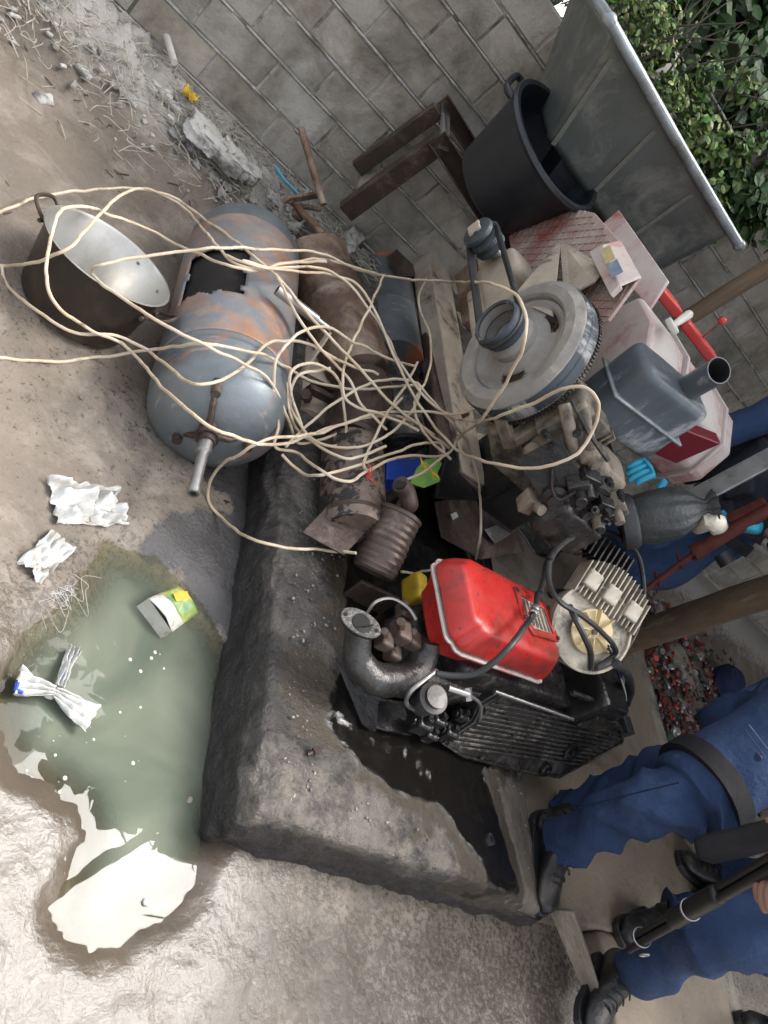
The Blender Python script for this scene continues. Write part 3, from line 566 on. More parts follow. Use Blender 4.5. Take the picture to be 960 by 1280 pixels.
def blue_drum():
    a = V((1.571, 3.200, 0.160)); b = V((1.611, 2.585, 0.160)); t = thing('blue_grey_drum', 'blue-grey sheet steel drum behind the dusty channel beam', 'drum', (a.x, (a.y + b.y) / 2, 0))
    L = (b - a).length; g = G(); g.lathe([(.0001, 0), (.13, 0), (.135, .005), (.13, .02), (.13, L * .5), (.134, L * .52), (.13, L * .54), (.13, L), (.0001, L)], a, b - a, 40); part('shell', g, 'grey_steel', t, dent=.005, dfr=6)
    g = G(); g.prism([(1.451, 3.086, 0.300), (1.643, 3.474, 0.300), (1.635, 3.124, 0.300), (1.516, 2.989, 0.300)], (0, 0, -.02)); part('flap', g, 'rust_dark', t, bev=.001)
blue_drum()

def short_drum(name, a, b, R, m, label, ringm='rust_dark', dent=.004):
    a = V(a); b = V(b); L = (b - a).length; t = thing(name, label, 'drum', ((a.x + b.x) / 2, (a.y + b.y) / 2, min(a.z, b.z) - R))
    g = G(); g.lathe([(.0001, 0), (R * .9, 0), (R, .01), (R, L - .01), (R * .94, L), (.0001, L)], a, b - a, 48); part('shell', g, m, t, dent=dent, dfr=12)
    g = G(); g.lathe([(R - .002, L * .86), (R + .005, L * .87), (R + .005, L * .90), (R - .002, L * .91)], a, b - a, 48); part('rim', g, ringm, t)
    return t
short_drum('rust_drum', (1.223, 1.707, 0.300), (1.225, 1.362, 0.300), .098, 'speckled', 'speckled rusty drum lying on the plinth behind the leaning square plate')
short_drum('black_drum', (1.212, 1.717, 0.300), (1.257, 2.008, 0.330), .095, 'rust_dark', 'black steel drum end leaning behind the speckled rusty drum')
short_drum('scorched_drum', (1.492, 1.921, 0.270), (1.404, 2.144, 0.300), .10, 'oily', 'scorched black drum lying in the dark gap left of the channel beam')

g = G(); P = [V(p) for p in ((1.071, 1.304, 0.260), (1.165, 1.491, 0.335), (1.301, 1.463, 0.370), (1.191, 1.270, 0.300))]; n = (P[1] - P[0]).cross(P[3] - P[0]).normalized(); g.prism(P, n * .006)
single('square_plate', g, 'rust_dark', 'brown square steel plate leaning against the speckled rusty drum', 'steel plate', bev=.001)

def muffler():
    a = V((1.306, 1.270, 0.300)); b = V((1.302, 1.416, 0.420)); ax = (b - a).normalized(); L = (b - a).length
    t = thing('exhaust_muffler', 'dented rusty exhaust silencer with a bent outlet pipe standing in front of the square plate', 'silencer', (a.x, a.y, .2))
    R = .064; g = G(); g.lathe([(.0001, 0), (R * .93, 0), (R, .008)] + [(R + (.0022 if k % 2 else -.001), .012 + (L - .028) * k / 16) for k in range(17)] + [(R, L - .012), (R + .003, L - .01), (R + .003, L), (R * .9, L + .004), (.0001, L + .012)], a, ax, 48); part('can', g, 'primer', t, dent=.006, dfr=14)
    c = b + ax * .005; q1 = V((1.279, 1.408, 0.470)); q2 = V((1.205, 1.417, 0.500))
    g = G(); g.tube([c, c + ax * .03, q1, (q1 + q2) / 2 + ax * .01, q2], [.025, .025, .025, .024, .024], 20, smooth=6); part('outlet_pipe', g, 'primer', t)
    g = G(); g.cyl(q2 + (q2 - q1).normalized() * .001, q2 + (q2 - q1).normalized() * .003, .019); part('bore', g, 'inner_dark', t)
    e = a - ax * .02; f_ = V((1.361, 1.217, 0.260)); g = G(); g.bar(V((1.294, 1.245, 0.230)), V((1.435, 1.240, 0.250)), .09, .012, (0, 0, 1)); part('foot_flange', g, 'primer', t, bev=.002)
muffler()

def manifold():
    t = thing('exhaust_manifold', 'shiny oily U-shaped manifold pipe with an oval two-bolt flange beside the red engine', 'manifold', (1.456, 1.078, 0.200))
    P = [(1.149, 0.992, 0.400), (1.172, 0.965, 0.370), (1.203, 0.935, 0.340), (1.256, 0.915, 0.330), (1.340, 0.936, 0.330), (1.409, 0.977, 0.340), (1.427, 1.024, 0.370), (1.414, 1.055, 0.400)]
    g = G(); g.tube(P, [.032, .034, .038, .042, .044, .044, .040, .036], 24, smooth=6); part('pipe', g, 'cast_oily', t, dent=.003, dfr=20)
    c = V((1.144, 0.985, 0.405)); n = V((-.35, -.1, .93)).normalized(); u = V((.86, -.25, .3)); u = (u - n * u.dot(n)).normalized(); v = n.cross(u)
    g = G(); out = []
    for k in range(40):
        q = 2 * math.pi * k / 40; rx, ry = .056, .034; out.append(c + u * math.cos(q) * rx * (1 if abs(math.cos(q)) < .9 else 1.0) + v * math.sin(q) * ry)
    g.prism([p - n * .006 for p in out], n * .012); part('flange', g, 'cast_oily', t, bev=.002)
    g = G(); g.cyl(c + n * .006, c + n * .0085, .023, seg=28); part('bore', g, 'inner_dark', t)
    for s in (-1, 1):
        g = G(); g.cyl(c + n * .006 + u * s * .043, c + n * .008 + u * s * .043, .005, seg=12); part('bolt_hole', g, 'inner_dark', t)
manifold()

g = G(); g.prism([(1.248, 1.010, 0.212), (1.241, 1.005, 0.260), (1.344, 0.914, 0.270), (1.378, 0.841, 0.225), (1.347, 0.856, 0.215)], (0.004, 0, .008)); g.prism([(1.366, 0.937, 0.215), (1.502, 0.970, 0.215), (1.537, 0.883, 0.215), (1.365, 0.851, 0.215)], (0, 0, .012))
single('scrap_bracket', g, 'oil_black', 'black oily sheet bracket lying flat in front of the manifold', 'bracket', bev=.001)

# ------------------------------------------------------------------ engine with the red fuel tank
def red_engine():
    t = thing('red_tank_engine', 'oily diesel engine with a bright red fuel tank standing on the plinth', 'engine', (1.65, 1.15, .2))
    yaw = Matrix.Rotation(math.radians(9), 3, 'Z')
    # red tank, two pressed halves meeting in a flange
    def press(c, lo, hi, z0, z1, r, dome=0):
        g = G(); h = z1 - z0; g.rbox((0, 0, 0), (1, 1, 1), 0.12, 16); out = []
        for p in g.v:
            k = p[2] + .5; w_ = lo[0] + (hi[0] - lo[0]) * k ** 1.6; d_ = lo[1] + (hi[1] - lo[1]) * k ** 1.6
            q = V((p[0] * w_, p[1] * d_, 0)); cx_ = w_ / 2 - r; cy_ = d_ / 2 - r; ex = abs(q.x) - cx_; ey = abs(q.y) - cy_
            if ex > 0 and ey > 0:
                l = math.hypot(ex, ey); mx = max(ex, ey); s = mx / l if l > r * .3 else 1; q.x = math.copysign(cx_ + ex * s, q.x); q.y = math.copysign(cy_ + ey * s, q.y)
            z = z0 + h * k + dome * (1 - (2 * p[0]) ** 2) * (1 - (2 * p[1]) ** 2) * (1 if k > .9 else 0)
            v = V(c) + yaw @ V((q.x, q.y, z)); out.append(tuple(v + V(mn.noise_vector(v * 9)) * .0018))
        g.v = out; return g
    C = V((1.592, 1.150, 0.40))
    part('tank_lower_half', press(C, (.40, .20), (.475, .275), -.005, .085, .05), 'red_paint', t, smooth=50)
    part('tank_upper_half', press(C, (.475, .275), (.42, .215), .088, .172, .05, .006), 'red_paint', t, smooth=50)
    part('tank_seam', press(C, (.487, .287), (.487, .287), .083, .089, .055), 'red_dust', t, smooth=50)
    # recessed filler window
    W = C + yaw @ V((.095, .012, .176)); g = G()
    def pl(x, y, z=0): return W + yaw @ V((x, y, z))
    outer = [pl(-.085, .065), pl(.085, .05), pl(.10, -.06), pl(-.045, -.075), pl(-.085, -.03)]; inner = [pl(-.062, .045), pl(.062, .034), pl(.075, -.042), pl(-.035, -.052), pl(-.062, -.02)]
    n = len(outer); g.add(outer + [p + V((0, 0, .008)) for p in outer] + [p + V((0, 0, .008)) for p in inner] + inner, [(i, (i + 1) % n, (i + 1) % n + n, i + n) for i in range(n)] + [(i + n, (i + 1) % n + n, (i + 1) % n + 2 * n, i + 2 * n) for i in range(n)] + [(i + 2 * n, (i + 1) % n + 2 * n, (i + 1) % n + 3 * n, i + 3 * n) for i in range(n)])
    w_ = part('filler_frame', g, 'red_paint', t, bev=.002)
    g = G(); g.prism([p + V((0, 0, .0008)) for p in inner], (0, 0, .0012)); part('filler_mesh', g, 'dusty', w_)
    g = G()
    for k in range(6): g.bar(pl(-.05 + k * .021, .036, .004), pl(-.045 + k * .021, -.04, .004), .006, .003, (1, 0, 0))
    part('grille_bar', g, 'steel', w_)
    for x, y in ((-.078, .055), (.078, .042), (.09, -.052), (-.075, -.03)):
        g = G(); g.cyl(pl(x, y, .008), pl(x, y, .013), .007, seg=6); part('screw', g, 'rust_dark', w_)
    # crankcase and ribbed gear cover
    F = V((1.86, 1.03, 0.2))
    B = lambda x, y, z: F + yaw @ V((x, y, z))
    g = G(); g.rbox(B(-.04, .15, .12), (.58, .26, .22), .02, 18, yaw, amp=.006); g.rbox(B(-.20, .12, .08), (.42, .24, .14), .03, 12, yaw, amp=.006); part('crankcase', g, 'oily', t)
    P = [V(p) for p in ((1.658, 0.898, 0.225), (1.719, 0.961, 0.300), (1.702, 0.990, 0.345), (1.739, 1.023, 0.385), (2.078, 1.045, 0.420), (2.446, 1.167, 0.400), (2.520, 1.149, 0.360), (2.410, 1.058, 0.290), (2.306, 0.972, 0.225), (2.160, 0.946, 0.215), (1.775, 0.899, 0.205))]
    n = (P[2] - P[0]).cross(P[8] - P[0]).normalized(); n = -n if n.z < 0 else n; c0 = P[0]
    P = [p - n * (p - c0).dot(n) for p in P]; ex = (P[8] - P[0]).normalized(); ey = n.cross(ex)
    g = G(); g.prism(P, -n * .05); cover = part('gear_cover', g, 'oily', t, bev=.006)
    poly = [((p - c0).dot(ex), (p - c0).dot(ey)) for p in P]
    Lx = lambda u, v, h=0: c0 + ex * u + ey * v + n * h
    g = G(); us = [q[0] for q in poly]; vs_ = [q[1] for q in poly]; v = min(vs_) + .02
    while v < max(vs_) - .02:
        u = min(us); run = []
        while u < max(us):
            if sdf(poly, np.array([u]), np.array([v + (u - min(us)) * .10]))[0] < -.018: run.append(u)
            u += .01
        if len(run) > 6: g.bar(Lx(run[0], v + (run[0] - min(us)) * .10, .002), Lx(run[-1], v + (run[-1] - min(us)) * .10, .002), .008, .007, n)
        v += .0155
    o = part('cover_rib', g, 'gear_rib', cover, bev=.001); o['kind'] = 'stuff'
    g = G(); rim = [Lx(q[0] * .97 + .006, q[1] * .95 + .003, .004) for q in poly]; g.tube(rim, .0055, 6, closed=True); part('cover_edge', g, 'oily', cover)
    for c_, r in (((2.248, 1.024, 0.310), .034), ((2.189, 0.958, 0.245), .024)):
        g = G(); p = V(c_); p = p - n * (p - c0).dot(n); g.lathe([(r, -.01), (r, .014), (r * .8, .018), (r * .75, .008), (r * .35, .008), (r * .3, .020), (.0001, .020)], p, n, 28); part('cover_cap', g, 'oil_black', t)
    for c_ in ((1.688, 0.901, 0.230), (1.738, 0.992, 0.330), (1.756, 1.016, 0.380), (2.038, 1.021, 0.420), (1.856, 0.920, 0.220), (2.048, 0.939, 0.220), (1.924, 0.989, 0.300), (1.991, 1.003, 0.300), (2.389, 1.119, 0.380)):
        g = G(); p = V(c_); p = p - n * (p - c0).dot(n); g.cyl(p, p + n * .010, .008, seg=6); part('bolt', g, 'rust_dark', t)
    g = G(); q0 = [V(p) for p in ((1.755, 0.991, 0.380), (1.961, 1.009, 0.395), (1.993, 0.995, 0.360), (1.866, 0.983, 0.340))]; q0 = [p - n * ((p - c0).dot(n) - .0035) for p in q0]; g.prism(q0, n * .002); part('cover_recess', g, 'inner_dark', cover)
    # rocker box standing at the far end
    g = G(); g.rbox(V((2.161, 1.156, 0.470)), (.16, .20, .16), .02, 12, yaw, amp=.003); part('rocker_box', g, 'oil_black', t)
    g = G(); g.rbox(V((2.215, 1.111, 0.440)), (.15, .11, .09), .014, 10, yaw, amp=.002); g.bar(V((1.970, 1.065, 0.500)), V((2.227, 1.106, 0.500)), .016, .012, (0, 0, 1)); part('tappet_cover', g, 'oily', t, bev=.002)
    g = G(); g.rbox(V((2.590, 1.202, 0.360)), (.055, .07, .06), .005, 6, yaw); part('mounting_foot', g, 'rubber', t)
    g = G(); g.rbox(V((2.655, 1.197, 0.220)), (.10, .05, .035), .004, 6, yaw); part('wood_wedge', g, 'wood', t)
    # lifting rod
    g = G(); g.cyl(V((1.685, 1.000, 0.410)), V((2.050, 1.024, 0.445)), .0055); part('push_rod', g, 'steel', t)
    # fuel filter and pump in front of the tank's left corner
    fa = V((1.543, 0.960, 0.353)); fb = V((1.576, 0.960, 0.248)); fx = (fa - fb)
    g = G(); c = V((1.479, 0.925, 0.360)); g.lathe([(.0001, 0), (.02, 0), (.034, .012), (.036, .06), (.042, .062), (.042, .078), (.03, .082), (.03, .095), (.0001, .097)], c - V((0, 0, .06)), (-.35, -.2, 1), 28); part('fuel_filter', g, 'filter_can', t)
    g = G(); g.cyl(V((1.508, 0.957, 0.380)), V((1.569, 0.952, 0.400)), .010); g.cyl(V((1.564, 0.970, 0.400)), V((1.580, 0.941, 0.390)), .014, seg=6); part('banjo_fitting', g, 'steel', t)
    g = G(); g.tube([(1.467, 0.905, 0.300), (1.393, 0.888, 0.330), (1.347, 0.885, 0.380), (1.370, 0.917, 0.410), (1.409, 0.955, 0.420)], .006, 8, smooth=5); part('fuel_pipe', g, 'steel', t); g = G(); g.tube([(1.569, 0.952, 0.400), (1.650, 0.960, 0.380), (1.715, 0.950, 0.330)], .005, 8, smooth=5); part('fuel_pipe', g, 'steel', t)
    for p, s in (((1.517, 0.894, 0.270), .035), ((1.576, 0.921, 0.280), .03), ((1.653, 0.917, 0.260), .03), ((1.587, 0.895, 0.240), .028), ((1.676, 0.963, 0.290), .026)):
        g = G(); c = V(p); g.rbox(c, (s * 1.5, s * 1.3, s * 1.4), .008, 6, amp=.003, seed=s * 99); g.cyl(c - V((s, 0, 0)), c + V((s * 1.2, 0, 0)), s * .4); g.cyl(c, c + V((0, 0, s * 1.2)), s * .35, seg=6); part('pump_body', g, 'oil_black', t)
    # carburettor clutter left of the tank
    for p, s in (((1.234, 0.979, 0.400), .03), ((1.273, 1.010, 0.420), .035), ((1.343, 1.025, 0.400), .03), ((1.309, 0.992, 0.360), .03), ((1.364, 1.138, 0.360), .03)):
        g = G(); c = V(p); g.rbox(c, (s * 1.4, s * 1.6, s * 1.2), .008, 6, amp=.003, seed=s * 77); g.cyl(c, c + V((-s, 0, s)), s * .35, seg=8); part('injector', g, 'rust_dark', t)
    g = G(); g.tube([(1.193, 1.044, 0.380), (1.186, 1.060, 0.420), (1.224, 1.078, 0.440), (1.261, 1.058, 0.460), (1.278, 1.026, 0.470)], .004, 6, smooth=5); part('copper_pipe', g, 'steel', t)
red_engine()

# thick black hose over the red tank with a crimped steel end
def hose():
    t = thing('fuel_hose', 'thick black hose with a frayed steel end lying over the red fuel tank', 'hose', (1.418, 0.929, 0.600))
    P = [(1.672, 1.232, 0.605), (1.608, 1.133, 0.620), (1.529, 1.046, 0.625), (1.475, 0.980, 0.615), (1.455, 0.942, 0.575), (1.441, 0.921, 0.520), (1.411, 0.918, 0.480), (1.369, 0.920, 0.450)]
    g = G(); g.tube(P, .0085, 12, smooth=6); part('tube', g, 'rubber', t)
    g = G(); a = V((1.593, 1.118, 0.622)); b = V((1.685, 1.247, 0.610)); g.lathe([(.009, 0), (.0125, .004), (.0125, .02), (.010, .024), (.0125, .028), (.0125, .042), (.008, .05), (.0001, .05)], a, b - a, 16); part('crimp_end', g, 'steel', t)
    g = G(); g.tube([(1.825, 1.467, 0.600), (1.762, 1.384, 0.605), (1.717, 1.299, 0.610), (1.675, 1.235, 0.612)], .009, 10, smooth=5); part('sleeve', g, 'rubber', t)
    g = G()
    for k in range(9): g.tube([V((1.589, 1.120, 0.625)) , V((1.576, 1.098, 0.625)) + V((random.uniform(-.02, .02), random.uniform(-.02, .0), random.uniform(0, .01)))], .001, 4)
    part('loose_wire', g, 'steel', t)
hose()

# ------------------------------------------------------------------ alternator with fins and cooling fan
def alternator():
    t = thing('alternator', 'cream finned alternator housing with a plastic cooling fan behind the red tank', 'alternator', (2.514, 1.666, 0.400))
    c = V((1.869, 1.176, 0.660)); n = V((-.42, -.55, .72)).normalized()
    u = V((1, -.2, 0)); u = (u - n * u.dot(n)).normalized(); v = n.cross(u)
    R = .132
    g = G(); g.lathe([(.0001, -.10), (R * .9, -.10), (R * .96, -.05), (R, -.02), (R, -.006), (R - .008, -.004), (R - .012, -.014), (.0001, -.016)], c, n, 48); part('housing', g, 'cream_alu', t)
    # fins on the upper side of the housing
    top = V((1.851, 1.308, 0.700)); 
    g = G()
    for k in range(15):
        s = (k - 7) * .0165; a = c + u * s - n * .0; hgt = math.sqrt(max(.001, (R + .07) ** 2 - s * s))
        p0 = a + v * (R * .45); p1 = a + v * hgt
        g.bar(p0 - n * .03, p1 - n * .03, .07, .0045, n)
    part('cooling_fin', g, 'cream_alu', t, bev=.0008)
    for s in (-.085, .075, -.01):
        g = G(); g.rbox(c + u * s + v * .115 - n * .01, (.05, .055, .05), .006, 6, Matrix((u, v, n)).transposed()); part('mounting_lug', g, 'cream_alu', t)
    g = G(); g.lathe([(.0001, .004), (.012, .004), (.014, 0), (.066, -.004), (.068, -.008), (.0001, -.009)], c + n * .008 - v * .01, n, 40); f = part('fan', g, 'fan_plastic', t)
    for k in range(8):
        a = k * math.pi / 4 + .2; d = u * math.cos(a) + v * math.sin(a); e = n.cross(d); cc = c + n * .008 - v * .01
        g = G(); g.prism([cc + d * .018, cc + d * .066 + e * .010, cc + d * .066 + e * .010 + n * .026, cc + d * .02 + n * .018], e * .002); part('blade', g, 'fan_plastic', f)
    g = G(); g.cyl(c + n * .01 - v * .01, c + n * .018 - v * .01, .009, seg=12); part('hub_nut', g, 'rust_dark', t)
    g = G()
    for k in range(11):
        s = (k - 5) * .019; p = V((1.850, 1.407, 0.740)) + u * s; g.bar(p - v * .035, p + v * .04, .07, .006, n)
    g.rbox(V((1.923, 1.462, 0.710)) - n * .02, (.22, .06, .05), .01, 8, Matrix((u, v, n)).transposed())
    part('barrel_fin', g, 'oily', t, bev=.0008)
alternator()
def belt_loop():
    P = [(1.563, 1.234, 0.720), (1.627, 1.319, 0.740), (1.738, 1.404, 0.770), (1.859, 1.447, 0.800), (1.999, 1.456, 0.800), (2.047, 1.382, 0.780), (2.073, 1.292, 0.740), (2.032, 1.191, 0.700), (1.989, 1.129, 0.660), (1.913, 1.080, 0.620), (1.940, 1.120, 0.680), (1.782, 1.102, 0.720), (1.628, 1.081, 0.740), (1.530, 1.074, 0.740), (1.531, 1.139, 0.720)]
    g = G(); g.tube(P, .0075, 8, closed=True, smooth=6, flat=1.2)
    single('drive_belt', g, 'rubber', 'black rubber belt looped around the finned alternator', 'belt')
    g = G(); g.tube([(1.599, 1.097, 0.730), (1.598, 1.050, 0.740), (1.645, 1.027, 0.730), (1.727, 1.025, 0.700), (1.876, 1.066, 0.620)], .009, 8, smooth=5)
    single('rubber_hose_end', g, 'rubber', 'short black rubber hose hanging over the plastic cooling fan', 'hose')
    t = thing('wiring_loom', 'black taped wiring loom with loose blue wires beside the cooling fan', 'wiring', (2.375, 1.259, 0.500))
    g = G(); g.tube([(1.966, 1.099, 0.660), (2.176, 1.162, 0.600), (2.289, 1.173, 0.550), (2.340, 1.156, 0.500), (2.362, 1.152, 0.450)], .014, 12, smooth=6); part('taped_bundle', g, 'rubber', t, dent=.003, dfr=50)
    for k in range(7):
        g = G(); P = [V((1.899, 1.111, 0.680)) + V((random.uniform(-.02, .02), random.uniform(-.02, .02), 0)), V((2.080, 1.139, 0.600)) + V((random.uniform(-.04, .04), random.uniform(-.03, .03), random.uniform(-.02, .03))), V((2.291, 1.176, 0.520)) + V((random.uniform(-.04, .03), random.uniform(-.03, .03), 0)), V((2.424, 1.198, 0.420))]
        g.tube(P, .0028, 6, smooth=6); part('wire', g, 'blue_plastic' if k == 0 else ('bone' if k == 1 else 'rubber'), t)
belt_loop()

# ------------------------------------------------------------------ dusty diesel engine with the big flywheel
def ellipse_hole_disc(): pass
def diesel():
    t = thing('diesel_engine', 'large dust-covered diesel engine with a heavy flywheel and a red and white tank', 'engine', (1.65, 1.85, .2))
    fc = V((1.295, 1.777, .887)); ax = V((-1, -0.03, 0)).normalized(); R = .215
    # flywheel: rim, web with three windows, hub
    g = G(); g.lathe([(.150, -.05), (.150, -.015), (.156, .004), (.164, .010), (R - .022, .010), (R - .014, .004), (R - .008, .0), (R, -.006), (R, -.075), (R - .01, -.085), (.150, -.085), (.150, -.05)], fc, ax, 96); fw = part('flywheel', g, 'flywheel', t, dent=.0015, dfr=20)
    g = G(); g.lathe([(R + .001, -.012), (R + .004, -.02), (R + .004, -.03), (R + .001, -.034), (R + .004, -.038), (R + .004, -.062), (R + .001, -.07)], fc, ax, 96); part('rim_tread', g, 'tread', fw)
    g = G()
    for k in range(120):
        a = 2 * math.pi * k / 120; x, y, z = frame(ax); d = x * math.cos(a) + y * math.sin(a); g.bar(fc + ax * -.073 + d * (R + .002), fc + ax * -.087 + d * (R + .002), .008, .006, d)
    part('ring_gear', g, 'oily', fw)
    x, y, z = frame(ax); seg = 120; rr = [.052, .075, .085, .10, .115, .12, .13, .14, .152]; hts = [.03, -.005, -.012, -.017, -.02, -.02, -.018, -.014, -.008]; vs = []; fs = []
    for r, h in zip(rr, hts):
        for i in range(seg):
            a = 2 * math.pi * i / seg; vs.append(fc + ax * h + (x * math.cos(a) + y * math.sin(a)) * r)
    for j in range(len(rr) - 1):
        for i in range(seg):
            a = (i + .5) * 360 / seg; rm = (rr[j] + rr[j + 1]) / 2; w_ = any(((abs((a - q + 180) % 360 - 180) / 24) ** 2 + ((rm - .114) / .021) ** 2) < 1 for q in (20, 140, 260))
            if not w_: fs.append((j * seg + i, j * seg + (i + 1) % seg, (j + 1) * seg + (i + 1) % seg, (j + 1) * seg + i))
    g = G(); g.add(vs, fs); part('web', g, 'flywheel', fw, solid=.012)
    g = G(); g.lathe([(.075, -.03), (.072, .03), (.06, .045), (.055, .07)], fc, ax, 40); part('hub', g, 'flywheel', fw)
    # grooved cup pulley on the flywheel
    p0 = fc + ax * .012
    g = G(); g.lathe([(.050, 0), (.062, .004), (.067, .01), (.067, .02), (.056, .03), (.056, .034), (.067, .044), (.068, .05), (.057, .060), (.057, .064), (.069, .074), (.071, .082), (.071, .095), (.066, .1), (.060, .096), (.055, .03), (.050, .02), (.0001, .018)], p0, ax, 56); part('cup_pulley', g, 'tread', fw)
    g = G(); g.lathe([(.0595, .09), (.0545, .028), (.048, .022), (.0001, .020)], p0, ax, 48); part('pulley_bore', g, 'flywheel', fw)
    # castings
    g = G(); g.rbox((1.76, 1.86, .71), (.34, .32, .28), .012, 18, amp=.004, fr=9); g.rbox((1.60, 1.84, .70), (.16, .30, .20), .03, 12, amp=.004); g.rbox(V((1.459, 1.680, 0.780)), (.10, .10, .20), .015, 10, amp=.004, seed=5); part('crankcase', g, 'casting', t)
    g = G(); g.rbox((2.08, 2.12, .42), (.24, .34, .44), .02, 14, amp=.006, seed=4); part('sump', g, 'oil_black', t)
    g = G(); g.rbox(V((1.480, 1.600, 0.908)), (.15, .14, .16), .015, 12, amp=.003, seed=4); g.rbox(V((1.506, 1.550, 0.823)), (.10, .10, .14), .012, 10, amp=.003, seed=9); g.rbox(V((1.651, 1.520, 0.875)), (.14, .12, .12), .02, 10, amp=.005, seed=6); part('cylinder_head', g, 'casting', t)
    # vertical casting ribs and brackets in front of the crankcase
    for k, (p, q, w_) in enumerate((((1.346, 1.620, 0.807), (1.370, 1.660, 0.932), .012), ((1.392, 1.600, 0.794), (1.414, 1.640, 0.926), .010), ((1.427, 1.580, 0.744), (1.443, 1.600, 0.825), .03), ((1.505, 1.500, 0.754), (1.477, 1.520, 0.836), .03), ((1.360, 1.620, 0.756), (1.454, 1.580, 0.725), .02))):
        g = G(); g.bar(V(p), V(q), w_, .05, (1, 0, 0)); part('casting_rib', g, 'casting', t, bev=.003, dent=.002)
    g = G()
    for k in range(8):
        p = V((1.461, 1.600, 0.889)) + V((.02 * k, 0, .0)); g.box(p, (.007, .10, .17))
    part('head_fin', g, 'casting', t, bev=.001)
    for (px, r, L, mname) in (((1.565, 1.500, 0.816), .045, .10, 'casting'), ((1.519, 1.500, 0.910), .032, .14, 'casting'), ((1.475, 1.500, 0.794), .03, .1, 'casting'), ((1.634, 1.450, 0.869), .04, .1, 'oily'), ((1.621, 1.420, 0.804), .035, .12, 'oily'), ((1.729, 1.450, 0.866), .038, .1, 'oily'), ((1.700, 1.400, 0.792), .045, .06, 'oil_black'), ((1.551, 1.420, 0.782), .04, .1, 'oily')):
        c = V(px); d = V((random.uniform(-.5, .5), -1, random.uniform(-.3, .5))).normalized()
        g = G(); g.lathe([(.0001, L * .5), (r * .55, L * .5), (r * .6, L * .35), (r, L * .3), (r, -L * .3), (r * .9, -L * .5), (.0001, -L * .5)], c, d, 20); part('boss', g, mname, t, dent=.003, dfr=30)
    for px in ((1.419, 1.460, 0.862), (1.539, 1.420, 0.842), (1.594, 1.420, 0.923), (1.574, 1.380, 0.773), (1.621, 1.380, 0.847), (1.639, 1.400, 0.930), (1.453, 1.500, 0.929), (1.390, 1.500, 0.863), (1.681, 1.380, 0.843)):
        g = G(); c = V(px); d = V((random.uniform(-.8, .2), -1, random.uniform(-.2, .8))).normalized(); g.cyl(c, c + d * .022, .012, seg=6); g.cyl(c + d * .02, c + d * .04, .006, seg=8); part('bolt', g, 'oily', t)
    g = G(); g.tube([(1.445, 1.420, 0.837), (1.493, 1.400, 0.802), (1.529, 1.380, 0.801), (1.531, 1.380, 0.851)], .006, 8, smooth=5); part('fuel_pipe', g, 'oily', t); g = G(); g.tube([(1.361, 1.520, 0.973), (1.434, 1.460, 0.965), (1.545, 1.440, 0.956)], .007, 8, smooth=5); part('fuel_pipe', g, 'oily', t)
    g = G(); g.bar(V((1.411, 1.480, 0.825)), V((1.533, 1.420, 0.812)), .13, .006, (.3, 0, 1)); part('splash_plate', g, 'oil_black', t, bev=.001)
    g = G(); g.tube([(1.385, 1.550, 0.940), (1.438, 1.500, 0.914), (1.508, 1.480, 0.881)], .018, 12, smooth=4); g.tube([(1.416, 1.560, 0.980), (1.460, 1.500, 0.958), (1.515, 1.470, 0.926)], .014, 12, smooth=4); part('intake_pipe', g, 'casting', t, dent=.003, dfr=30)
    g = G(); g.rbox(V((1.643, 1.420, 0.750)), (.20, .14, .13), .02, 12, amp=.008, fr=14, seed=8); part('governor_housing', g, 'oily', t)
    for k in range(9):
        c = V((1.529, 1.420, 0.783)) + V((random.uniform(-.02, .26), random.uniform(-.03, .03), random.uniform(-.08, .10))); s = random.uniform(.02, .04); g = G(); g.rbox(c, (s * 2, s * 1.4, s * 1.6), .004, 4, Matrix.Rotation(random.uniform(-.5, .5), 3, 'Y')); g.cyl(c, c + V((random.uniform(-.5, .5), -1, random.uniform(-.2, .6))).normalized() * s * 1.8, s * .45, seg=12); part('small_casting', g, random.choice(['oily', 'oily', 'casting', 'oil_black']), t, bev=.002)
    # red and white dusty fuel tank, long axis along the crankshaft
    z1 = 1.14; T0 = V((1.50, 1.90, .96))
    def sec(x, k=1.0): # cross section in the y-z plane, seen from the flywheel side
        return [V((x, 1.74, .93)), V((x, 1.70, 1.03)), V((x, 1.74, 1.15)), V((x, 1.86, 1.20)), V((x, 1.99, 1.19)), V((x, 2.02, 1.05)), V((x, 2.00, .93))]
    g = G(); g.prism(sec(1.56), (.20, 0, 0)); part('tank_front_half', g, 'red_dust', t, bev=.014)
    g = G(); s2 = [p + V((0, (p.y - 1.86) * -.02, (p.z - 1.06) * -.02)) for p in sec(1.775)]; g.prism(s2, (.36, 0, 0)); part('tank_rear_half', g, 'red_dust', t, bev=.014)
    g = G(); s3 = [V((p.x, 1.86 + (p.y - 1.86) * 1.09, 1.06 + (p.z - 1.06) * 1.09)) for p in sec(1.761)]; g.prism(s3, (.013, 0, 0)); part('tank_seam', g, 'red_dust', t, bev=.003)
    g = G(); s3 = [V((p.x, 1.86 + (p.y - 1.86) * 1.07, 1.06 + (p.z - 1.06) * 1.07)) for p in sec(2.05)]; g.prism(s3, (.012, 0, 0)); part('tank_end_seam', g, 'red_dust', t, bev=.003)
    g = G(); g.prism([(1.802, 1.660, 0.972), (1.773, 1.660, 1.088), (1.962, 1.660, 1.164), (1.947, 1.660, 1.021)], (0, .05, 0)); part('tank_underside', g, 'red_dark', t, bev=.004)
